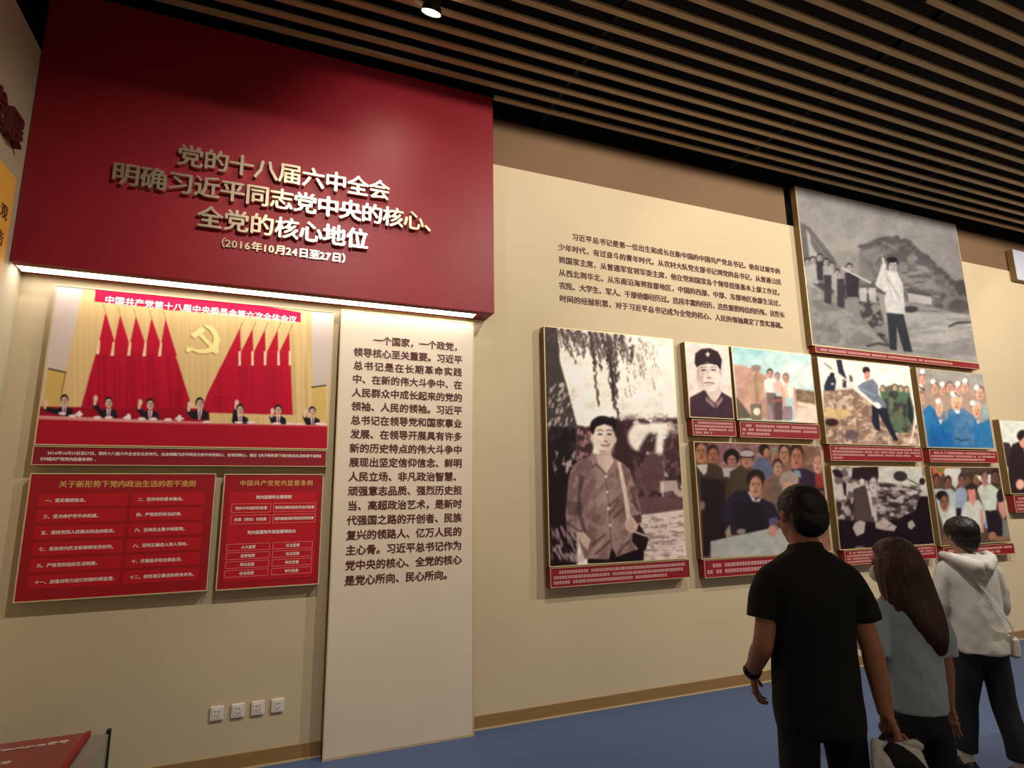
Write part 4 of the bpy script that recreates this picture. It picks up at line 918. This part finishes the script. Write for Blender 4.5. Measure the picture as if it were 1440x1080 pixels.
def hand(bm, F, w, d, side, curl=.25, grip=False, s=1.0, spread=1.0):
    """w wrist, d unit direction of the hand, side = vector across the palm towards the thumb (figure frame)"""
    w = Vector(w); d = Vector(d).normalized(); a = Vector(side); a = (a - d * a.dot(d)).normalized(); nrm_ = d.cross(a)   # nrm_: palm side
    def row(p, ra, rb_): return (p.x, p.y, p.z, ra, rb_)
    # palm as a flat ball chain
    for k, (l, wd, th) in enumerate(((.015, .024, .018), (.04, .033, .016), (.07, .038, .014))):
        for q in (-1, -.33, .33, 1):
            ball(bm, F, w + d * l * s + a * q * wd * .72 * s, .0165 * s, .0165 * s, .0165 * s, 10)
    lens_ = (.072, .080, .074, .058)
    for k in range(4):
        base = w + d * .078 * s + a * (.030 - .0205 * k) * s
        p = base.copy(); dr = d.copy(); pts = [row(p - d * .02 * s, .009 * s, .009 * s)]
        ang = 0
        for j, fr in enumerate((.45, .31, .24)):
            ang += (1.25 if grip else curl) * (1.0 if j else .8)
            dr = d * math.cos(ang) + nrm_ * math.sin(ang) + a * (.10 - .07 * k) * spread * (0 if grip else 1)
            p = p + dr.normalized() * lens_[k] * fr * s; pts.append(row(p, (.0085 - .0008 * j) * s, (.0085 - .0008 * j) * s))
        tube(bm, F, pts, n=3, seg=10)
    p = w + d * .025 * s + a * .028 * s; pts = [row(p - a * .012, .012 * s, .012 * s)]
    for l, dd in ((.032, d * .6 + a * .75 + nrm_ * .25), (.026, d * .85 + a * .3 + nrm_ * .35), (.022, d * .9 + a * .05 + nrm_ * .5)):
        p = p + dd.normalized() * l * s; pts.append(row(p, .0095 * s, .0095 * s))
    tube(bm, F, pts, n=3, seg=10)
def head_shape(bm, F, c, s=1.0, yaw=0.0, pitch=0.0):
    """c = centre of skull (figure frame); adds skull, jaw, nose, ears, lips; returns a frame for hair"""
    G = Fig(0, 0, 0, 1)
    rot = Matrix.Rotation(-yaw, 3, 'Z')
    rr = F.r * math.cos(yaw) - F.f * math.sin(yaw); ff = F.f * math.cos(yaw) + F.r * math.sin(yaw)
    # yaw > 0 turns to the figure's right
    uu = Vector((0, 0, 1)); f2 = ff * math.cos(pitch) + uu * math.sin(pitch); u2 = uu * math.cos(pitch) - ff * math.sin(pitch)
    G.o = F.P(c); G.r = rr; G.f = f2; G.u = u2
    B = lambda p, rx, ry, rz, sg=20: ball(bm, G, [v * s for v in p], rx * s, ry * s, rz * s, sg)
    B((0, -.012, .012), .076, .096, .092, 28)       # skull
    B((0, .030, -.045), .060, .060, .070)           # face
    B((0, .046, -.092), .036, .038, .030)           # chin
    B((0, .076, .012), .046, .016, .014)            # brow
    tube(bm, G, [(0, .080 * s, .005 * s, .008 * s, .006 * s), (0, .096 * s, -.028 * s, .012 * s, .010 * s), (0, .088 * s, -.038 * s, .012 * s, .008 * s)], n=3, seg=10)
    B((0, .084, -.060), .022, .010, .005, 12); B((0, .082, -.069), .020, .011, .006, 12)   # lips
    for q in (-1, 1):
        B((q * .040, .070, -.035), .020, .016, .018, 12)                    # cheeks
        tube(bm, G, [(q * .074 * s, -.004 * s, .020 * s, .006 * s, .014 * s), (q * .083 * s, -.012 * s, .004 * s, .007 * s, .018 * s), (q * .078 * s, -.002 * s, -.030 * s, .006 * s, .010 * s)], n=4, seg=12)
    return G
def eyes(G, s, parent, mt):
    bm = bmesh.new()
    for q in (-1, 1): ball(bm, G, (q * .031 * s, .079 * s, -.008 * s), .012 * s, .006 * s, .006 * s, 12)
    return link('eyes', mesh(bm, smooth=True), mt, parent)

M['skin'] = mat('skin', (176, 122, 98), 0.55, nscale=20, namt=0.05)
M['skinpale'] = mat('pale_skin', (204, 160, 138), 0.55, nscale=20, namt=0.04)
M['hair'] = mat('black_hair', (14, 12, 13), 0.5, nscale=60, namt=0.2, bump=0.15, bscale=160)
M['hairbrown'] = mat('dark_reddish_brown_hair', (66, 34, 32), 0.42, nscale=30, namt=0.3, bump=0.5, bscale=60, stretch=(3, 3, .3))
M['blackcloth'] = mat('black_cotton', (9, 8, 9), 0.85, bump=0.1, bscale=300)
M['bluecloth'] = mat('light_blue_cotton', (166, 186, 202), 0.85, nscale=6, namt=0.05, bump=0.15, bscale=120)
M['whitecloth'] = mat('off_white_cotton', (214, 212, 206), 0.85, nscale=6, namt=0.04, bump=0.15, bscale=120)
M['navy'] = mat('dark_navy_cotton', (20, 22, 30), 0.85)
M['maskcloth'] = mat('pale_face_mask', (210, 224, 226), 0.8)
M['shoe'] = mat('dark_shoe', (24, 24, 30), 0.5)
M['sock'] = mat('white_sock', (206, 200, 184), 0.85)
M['watch'] = mat('black_watch', (14, 14, 20), 0.35)
M['bagwhite'] = mat('white_bag_plastic', (208, 208, 212), 0.45, nscale=8, namt=0.05, bump=0.4, bscale=30)
M['eye'] = mat('dark_eye', (30, 22, 20), 0.2)

def leg_rows(hx, kx, ax, z0, zk, ay=0, ky=.02, R=(.092, .066, .042), hz=None, hy=0.0):
    return [(hx, hy, z0 + .03, R[0], R[0]), (hx * 1.02, hy, z0 - .12, R[0] * .9, R[0] * .92), ((hx + kx) / 2, (hy + ky) / 2, (z0 + zk) / 2, R[0] * .78, R[0] * .8), (kx, ky, zk, R[1], R[1]), ((kx + ax) / 2, (ky + ay) / 2 - .015, zk * .68, R[1] * .86, R[1] * .95), (ax, ay, .10, R[2], R[2])]
def foot(bm, F, x, y, yaw=0.0, L=.26, w=.045, h=.075, z=0.0, heel=.055):
    c, s_ = math.cos(yaw), math.sin(yaw)
    rows = []
    for q, ww, hh in ((-heel, .55, .7), (-heel * .5, .8, 1.0), (.02, .9, 1.05), (.08, .98, .8), (.14, 1.02, .6), (L - heel - .03, .85, .5), (L - heel, .35, .3)):
        rows.append((x + s_ * q, y + c * q, z + h * hh * .5, w * ww, h * hh * .5))
    tube(bm, F, rows, n=3, seg=14, axis=(s_, c, 0), power=2.6)
# ---------------- person 1: man in black, seen from behind
F = Fig(2.085, 1.915, .44, .90)
bm = bmesh.new()
tube(bm, F, [(0, 0, .87, .11, .08), (0, .0, .94, .14, .10), (0, .015, 1.08, .135, .095), (0, .01, 1.28, .145, .10), (0, 0, 1.38, .145, .09), (0, -.005, 1.45, .10, .06), (0, .0, 1.51, .06, .055)], seg=24)
tube(bm, F, [(0, -.005, 1.46, .064, .062), (0, .0, 1.54, .057, .058), (0, .012, 1.62, .057, .06)], seg=20)
G1 = head_shape(bm, F, (0, .015, 1.655), 1.07, yaw=-.22, pitch=-.05)
for q in (-1, 1): tube(bm, F, leg_rows(q * .080 - .01, q * .106 - .008, q * .115, .82, .46, ay=.0 if q < 0 else .03, ky=.0 if q < 0 else .03, R=(.056, .044, .034)))
def arm(bm, F, sh, el, wr, R=(.050, .042, .040, .028)):
    sh, el, wr = map(Vector, (sh, el, wr)); m1 = (sh + el) / 2; m2 = el.lerp(wr, .3)
    tube(bm, F, [(*sh, R[0], R[0]), (*m1, R[1] * 1.03, R[1] * 1.05), (*el, R[2], R[2]), (*m2, R[2] * 1.02, R[2] * 1.05), (*el.lerp(wr, .75), (R[2] + R[3]) / 2, (R[2] + R[3]) / 2 * .9), (*wr, R[3] * 1.05, R[3] * .9)], n=4, seg=16)
LA = ((-.148, 0, 1.395), (-.214, -.035, 1.15), (-.215, .14, .995)); RA = ((.146, 0, 1.395), (.202, -.035, 1.145), (.228, -.040, .893))
arm(bm, F, *LA); arm(bm, F, *RA)
hand(bm, F, (-.212, .142, .992), (.10, .10, -1), (.35, .9, 0), curl=.45, s=.92)
hand(bm, F, (.230, -.041, .890), (.10, -.05, -1), (-.3, .95, 0), grip=True, s=1.05)
p1 = finish(bm, 'person', M['skin'], None, .006, 3)
setp(p1, 'large man from behind in black short-sleeved shirt and trousers, white bag in right hand', 'person', 'visitors at the photo wall')
bm = bmesh.new()   # hair
G = G1; k = 1.07
ball(bm, G, (0, -.020 * k, .030 * k), .086 * k, .103 * k, .090 * k, 28)
ball(bm, G, (0, -.055 * k, -.008 * k), .078 * k, .062 * k, .080 * k, 24)
hr = bm
def cutz(bm, co, no):   # remove what lies on the +no side, keep closed
    g = bm.verts[:] + bm.edges[:] + bm.faces[:]
    r = bmesh.ops.bisect_plane(bm, geom=g, plane_co=co, plane_no=no, clear_outer=True)
    es = [e for e in bm.edges if e.is_boundary]
    if es: bmesh.ops.holes_fill(bm, edges=es)
cutz(bm, G.o + G.f * .058 * k + G.u * .06 * k, (G.f * 1.0 - G.u * .55).normalized())
h1 = finish(bm, 'hair', M['hair'], p1, .006, 2, wr=.003, wscale=(60, 60, 60))
eyes(G1, k, p1, M['eye'])
bm = bmesh.new()   # shirt
tube(bm, F, [(-.01, .0, .83, .164, .128), (-.01, .0, .90, .168, .130), (-.01, .0, 1.0, .164, .130), (-.01, -.003, 1.14, .160, .130), (-.008, -.005, 1.28, .166, .130), (-.004, -.008, 1.37, .172, .120), (0, -.008, 1.435, .160, .096), (0, -.006, 1.485, .118, .080), (0, -.004, 1.515, .072, .070), (0, .0, 1.54, .066, .066)], seg=28, power=2.3)
tube(bm, F, [(-.105, -.005, 1.44, .040, .050), (-.155, -.008, 1.398, .054, .062), (-.190, -.015, 1.33, .060, .068), (-.206, -.024, 1.245, .062, .068)], seg=18)
tube(bm, F, [(.105, -.005, 1.44, .040, .050), (.150, -.008, 1.398, .054, .062), (.184, -.012, 1.33, .060, .068), (.202, -.016, 1.238, .064, .068)], seg=18)
finish(bm, 'shirt', M['blackcloth'], p1, .008, 4, wr=.006, wscale=(7, 7, 5), seed=3)
bm = bmesh.new()   # trousers
tube(bm, F, [(-.01, 0, .98, .148, .112), (-.01, 0, .92, .156, .120), (-.01, -.005, .86, .158, .122), (-.01, -.002, .825, .140, .11)], seg=24)
for q, ly in ((-1, .0), (1, .03)):
    tube(bm, F, [(q * .082 - .01, 0, .89, .078, .105), (q * .094 - .01, ly * .3, .72, .072, .092), (q * .108 - .008, ly, .46, .062, .072), (q * .114, ly, .25, .060, .066), (q * .115, ly, .07, .060, .068)], seg=18)
finish(bm, 'trousers', M['blackcloth'], p1, .008, 3, wr=.006, wscale=(9, 9, 4), seed=9)
for q, ly in ((-1, .0), (1, .03)):
    bm = bmesh.new(); foot(bm, F, q * .115, ly, q * .15, .28, .050, .09); link('shoe', mesh(bm, smooth=True), M['shoe'], p1)
bm = bmesh.new()   # wrist watch
w0 = Vector(LA[1]).lerp(Vector(LA[2]), .86); w1 = Vector(LA[1]).lerp(Vector(LA[2]), 1.0)
tube(bm, F, [(*w0, .035, .035), (*w1, .034, .034)], n=1, seg=24); ball(bm, F, (w0.lerp(w1, .5) + Vector((-.034, -.008, .004))), .008, .019, .019, 14)
link('wrist_watch', mesh(bm, smooth=True), M['watch'], p1)
# bag held by the man
bm = bmesh.new()
Fb = Fig(2.058, 1.929, .44, .90)
tube(bm, Fb, [(.215, -.165, .47, .105, .026), (.220, -.165, .50, .118, .036), (.226, -.160, .60, .114, .038), (.236, -.145, .70, .104, .034), (.246, -.11, .77, .094, .024), (.252, -.085, .812, .086, .014)], seg=24, power=3)
bag = finish(bm, 'hand_bag', M['bagwhite'], None, .006, 2, wr=.010, wscale=(16, 16, 12), seed=2)
setp(bag, 'crumpled white bag with a dark flap, held in the hand of the man in black', 'bag')
bm = bmesh.new()
tube(bm, Fb, [(.215, -.105, .812, .024, .012), (.250, -.135, .775, .050, .016), (.290, -.170, .725, .046, .016), (.322, -.185, .670, .020, .012), (.336, -.185, .62, .006, .008)], seg=16)
tube(bm, Fb, [(.205, -.085, .80, .014, .010), (.22, -.07, .822, .012, .010), (.255, -.062, .830, .012, .010), (.29, -.07, .815, .012, .010), (.31, -.10, .78, .014, .010)], n=4, seg=12)
finish(bm, 'dark_flap', M['blackcloth'], bag, .005, 2)
bm = bmesh.new(); tube(bm, Fb, [(.275, -.10, .812, .010, .008), (.31, -.105, .818, .018, .011), (.345, -.10, .800, .015, .009)], seg=14); finish(bm, 'white_rim', M['bagwhite'], bag, .005, 2)

# ---------------- person 2: woman with long hair
F = Fig(2.80, 2.04, .30, .95)
bm = bmesh.new()
tube(bm, F, [(0, 0, .76, .09, .07), (0, 0, .84, .105, .08), (0, .01, .94, .10, .08), (0, .005, 1.10, .12, .09), (0, 0, 1.20, .13, .085), (0, -.003, 1.26, .095, .06), (0, 0, 1.29, .05, .045)], seg=22)
tube(bm, F, [(0, -.003, 1.25, .05, .05), (0, .006, 1.33, .045, .047), (0, .015, 1.39, .046, .05)], seg=18)
G2 = head_shape(bm, F, (-.01, .02, 1.415), .95, yaw=-.85, pitch=-.02)
for q in (-1, 1): tube(bm, F, leg_rows(q * .062, q * .082, q * .088, .70, .41, ky=0.0, R=(.044, .038, .030)))
LA2 = ((-.135, 0, 1.205), (-.160, .01, .97), (-.03, .17, .95)); RA2 = ((.130, 0, 1.205), (.166, -.01, .965), (.188, .03, .755))
arm(bm, F, *LA2, R=(.04, .034, .032, .022)); arm(bm, F, *RA2, R=(.04, .034, .032, .022))
hand(bm, F, (-.028, .172, .95), (.8, .5, .1), (0, .2, 1), curl=.5, s=.88); hand(bm, F, (.189, .032, .753), (.02, .06, -1), (-.3, .95, 0), curl=.28, s=.9)
p2 = finish(bm, 'person', M['skin'], None, .0055, 3)
setp(p2, 'woman with long dark reddish hair, pale mask and light blue shirt, from behind', 'person', 'visitors at the photo wall')
eyes(G2, .95, p2, M['eye'])
G = G2; k = .95
bm = bmesh.new()   # long hair
ball(bm, G, (0, -.020 * k, .030 * k), .090 * k, .106 * k, .092 * k, 28)
cutz(bm, G.o + G.f * .066 * k + G.u * .04 * k, (G.f * 1.0 - G.u * .4).normalized())
tube(bm, F, [(-.005, -.035, 1.47, .080, .070), (.000, -.045, 1.40, .094, .080), (.012, -.060, 1.31, .105, .066), (.028, -.088, 1.23, .098, .042), (.048, -.105, 1.16, .080, .034), (.064, -.112, 1.10, .058, .028), (.074, -.112, 1.055, .038, .020), (.080, -.110, 1.02, .016, .010)], n=5, seg=26)
tube(bm, F, [(-.075, .0, 1.43, .022, .045), (-.085, -.01, 1.36, .026, .05), (-.080, -.03, 1.28, .026, .045), (-.066, -.06, 1.20, .024, .03)], n=4, seg=14)
finish(bm, 'hair', M['hairbrown'], p2, .006, 3, wr=.005, wscale=(45, 45, 5), seed=5)
bm = bmesh.new()   # mask
ball(bm, G, (0, .062 * k, -.060 * k), .058 * k, .048 * k, .047 * k, 22)
for q in (-1, 1): tube(bm, G, [(q * .05 * k, .06 * k, -.035 * k, .003, .003), (q * .078 * k, .01 * k, -.005 * k, .003, .003)], seg=8)
finish(bm, 'face_mask', M['maskcloth'], p2, .004, 2)
bm = bmesh.new()   # shirt, loose
tube(bm, F, [(0.0, 0, .772, .124, .106), (0, -.002, .83, .130, .112), (0, -.004, .92, .132, .112), (0, -.006, 1.05, .136, .110), (0, -.008, 1.15, .138, .100), (0, -.006, 1.22, .122, .082), (0, -.002, 1.265, .085, .066), (0, 0, 1.285, .06, .055)], seg=28, power=2.3)
tube(bm, F, [(-.095, -.004, 1.225, .042, .05), (-.138, -.008, 1.18, .054, .062), (-.168, -.012, 1.08, .062, .066), (-.182, -.012, 1.015, .064, .068)], seg=18)
tube(bm, F, [(.090, -.004, 1.225, .042, .05), (.130, -.006, 1.18, .052, .060), (.155, -.006, 1.08, .058, .064), (.166, -.006, .995, .058, .064)], seg=18)
finish(bm, 'shirt', M['bluecloth'], p2, .007, 3, wr=.010, wscale=(11, 11, 6), seed=11)
bm = bmesh.new()
tube(bm, F, [(0, 0, .86, .105, .085), (0, 0, .80, .112, .092), (0, -.004, .73, .124, .100), (0, 0, .68, .115, .09)], seg=22)
for q in (-1, 1): tube(bm, F, [(q * .06, 0, .76, .062, .085), (q * .076, 0, .60, .072, .08), (q * .082, 0, .41, .062, .066), (q * .086, 0, .22, .060, .062), (q * .088, 0, .08, .062, .064)], seg=18)
finish(bm, 'trousers', M['navy'], p2, .008, 3, wr=.006, wscale=(9, 9, 4), seed=13)
for q in (-1, 1):
    bm = bmesh.new(); foot(bm, F, q * .088, 0, q * .12, .235, .042, .075); link('shoe', mesh(bm, smooth=True), M['shoe'], p2)

# ---------------- person 3: white hoodie, short black hair
F = Fig(4.25, 2.62, .50, .87)
bm = bmesh.new()
tube(bm, F, [(0, 0, .74, .12, .085), (0, 0, .83, .13, .092), (0, .01, .97, .105, .08), (0, .005, 1.14, .125, .09), (0, 0, 1.24, .135, .085), (0, -.003, 1.30, .10, .06), (0, 0, 1.33, .05, .045)], seg=22)
tube(bm, F, [(0, -.003, 1.29, .05, .05), (0, .006, 1.37, .046, .048), (0, .012, 1.43, .047, .05)], seg=18)
G3 = head_shape(bm, F, (0, .015, 1.46), .97, yaw=-.15, pitch=-.08)
LG = {-1: (-.11, .10), 1: (.115, -.04)}
for q in (-1, 1): tube(bm, F, leg_rows(q * .07, (q * .075 + LG[q][0]) / 2, LG[q][0], .76, .43, ay=LG[q][1], ky=LG[q][1] * .5 + .015, R=(.050, .040, .030)))
arm(bm, F, (-.13, 0, 1.245), (-.185, .02, 1.01), (-.06, .19, 1.02), R=(.04, .034, .032, .022)); arm(bm, F, (.13, 0, 1.245), (.165, .02, 1.01), (.08, .20, .98), R=(.04, .034, .032, .022))
hand(bm, F, (-.058, .192, 1.02), (.8, .5, 0), (0, .2, 1), curl=.5, s=.9); hand(bm, F, (.078, .202, .98), (-.8, .5, 0), (0, .2, 1), curl=.5, s=.9)
p3 = finish(bm, 'person', M['skinpale'], None, .0055, 3)
setp(p3, 'person with short black hair, off-white hoodie and dark trousers, standing by the far photos', 'person', 'visitors at the photo wall')
eyes(G3, .97, p3, M['eye'])
G = G3; k = .97
bm = bmesh.new()
ball(bm, G, (0, -.016 * k, .030 * k), .096 * k, .112 * k, .094 * k, 28); ball(bm, G, (0, -.040 * k, -.020 * k), .086 * k, .074 * k, .078 * k, 24)
ball(bm, G, (0, -.058 * k, -.06 * k), .060 * k, .045 * k, .06 * k, 24)
cutz(bm, G.o + G.f * .062 * k + G.u * .03 * k, (G.f * 1.0 - G.u * .35).normalized())
finish(bm, 'hair', M['hair'], p3, .006, 3, wr=.003, wscale=(50, 50, 30))
bm = bmesh.new()   # hoodie body with long sleeves bent forward
tube(bm, F, [(0.003, 0, .745, .156, .126), (0.003, -.002, .80, .156, .128), (0, -.004, .92, .150, .126), (0, -.006, 1.06, .148, .122), (0, -.010, 1.18, .150, .112), (0, -.010, 1.26, .145, .092), (0, -.004, 1.31, .095, .074), (0, 0, 1.335, .07, .065)], seg=28, power=2.4)
for q, e, w in ((-1, (-.195, .02, 1.00), (-.09, .16, 1.02)), (1, (.170, .02, 1.00), (.10, .17, .98))):
    tube(bm, F, [(q * .10, -.004, 1.27, .042, .05), (q * .145, -.006, 1.22, .052, .056), ((q * .165 + e[0]) / 2, .0, 1.11, .052, .055), (*e, .050, .054), ((e[0] + w[0]) / 2, (e[1] + w[1]) / 2, (e[2] + w[2]) / 2, .050, .052), (*w, .040, .042)], seg=18)
hood = finish(bm, 'hoodie', M['whitecloth'], p3, .008, 3, wr=.009, wscale=(10, 10, 6), seed=21)
bm = bmesh.new()   # the hood lying on the back
tube(bm, F, [(-.125, .035, 1.335, .022, .022), (-.118, -.045, 1.325, .034, .030), (-.07, -.115, 1.290, .042, .040), (0, -.145, 1.262, .046, .050), (.07, -.115, 1.290, .042, .040), (.118, -.045, 1.325, .034, .030), (.125, .035, 1.335, .022, .022)], n=5, seg=16)
tube(bm, F, [(0, -.085, 1.33, .095, .035), (0, -.130, 1.25, .082, .036), (0, -.140, 1.20, .045, .022), (0, -.138, 1.18, .012, .012)], n=4, seg=18)
finish(bm, 'hood', M['whitecloth'], p3, .007, 3, wr=.006, wscale=(16, 16, 12), seed=23)
bm = bmesh.new()
tube(bm, F, [(0, 0, .90, .120, .09), (0, 0, .83, .140, .105), (0, -.004, .76, .146, .108), (0, 0, .70, .12, .09)], seg=22)
for q in (-1, 1):
    ax, ay = LG[q]
    tube(bm, F, [(q * .072, 0, .79, .078, .092), (q * .078, ay * .2, .62, .078, .084), ((q * .075 + ax) / 2, ay * .5 + .015, .42, .070, .074), (ax * .95, ay * .8, .26, .066, .070), (ax, ay, .125, .064, .068)], seg=18)
finish(bm, 'trousers', M['navy'], p3, .008, 3, wr=.006, wscale=(9, 9, 4), seed=25)
for q in (-1, 1):
    ax, ay = LG[q]
    bm = bmesh.new(); tube(bm, F, [(ax, ay, .05, .036, .040), (ax, ay, .10, .036, .040), (ax, ay, .15, .038, .042)], seg=16); link('sock', mesh(bm, smooth=True), M['sock'], p3)
    bm = bmesh.new(); foot(bm, F, ax, ay, q * .35, .245, .043, .075); link('shoe', mesh(bm, smooth=True), M['shoe'], p3)
# cross-body bag of person 3
bm = bmesh.new()
box(bm, .178, .238, -.02, .15, .70, .83, .018)
for v in bm.verts: v.co = F.P(v.co)
sb = link('shoulder_bag', mesh(bm), M['sock']); setp(sb, 'small white shoulder bag at the hip of the person in the off-white hoodie', 'bag')
def ribbon(name, pts, w, m, parent):
    bm = bmesh.new(); cs = catmull(pts, 5); pr = None
    P_ = [F.P(c[:3]) for c in cs]; C_ = Vector(F.o)
    rings = []
    for i, p in enumerate(P_):
        t = (P_[min(i + 1, len(P_) - 1)] - P_[max(i - 1, 0)]).normalized()
        n = Vector((p.x - F.o.x, p.y - F.o.y, 0)).normalized(); n = (n - t * n.dot(t)).normalized(); s_ = t.cross(n)
        rings.append([bm.verts.new(p + s_ * a * w + n * b_ * .0015) for a, b_ in ((-1, -1), (1, -1), (1, 1), (-1, 1))])
    for A, B in zip(rings, rings[1:]):
        for k_ in range(4): bm.faces.new((A[k_], A[(k_ + 1) % 4], B[(k_ + 1) % 4], B[k_]))
    bmesh.ops.recalc_face_normals(bm, faces=bm.faces)
    return link(name, mesh(bm, smooth=False), m, parent)
ribbon('strap', [(-.085, .02, 1.325), (-.075, -.085, 1.285), (-.03, -.140, 1.19), (.035, -.148, 1.08), (.10, -.143, .97), (.165, -.085, .87), (.198, .03, .81)], .011, M['bagwhite'], sb)
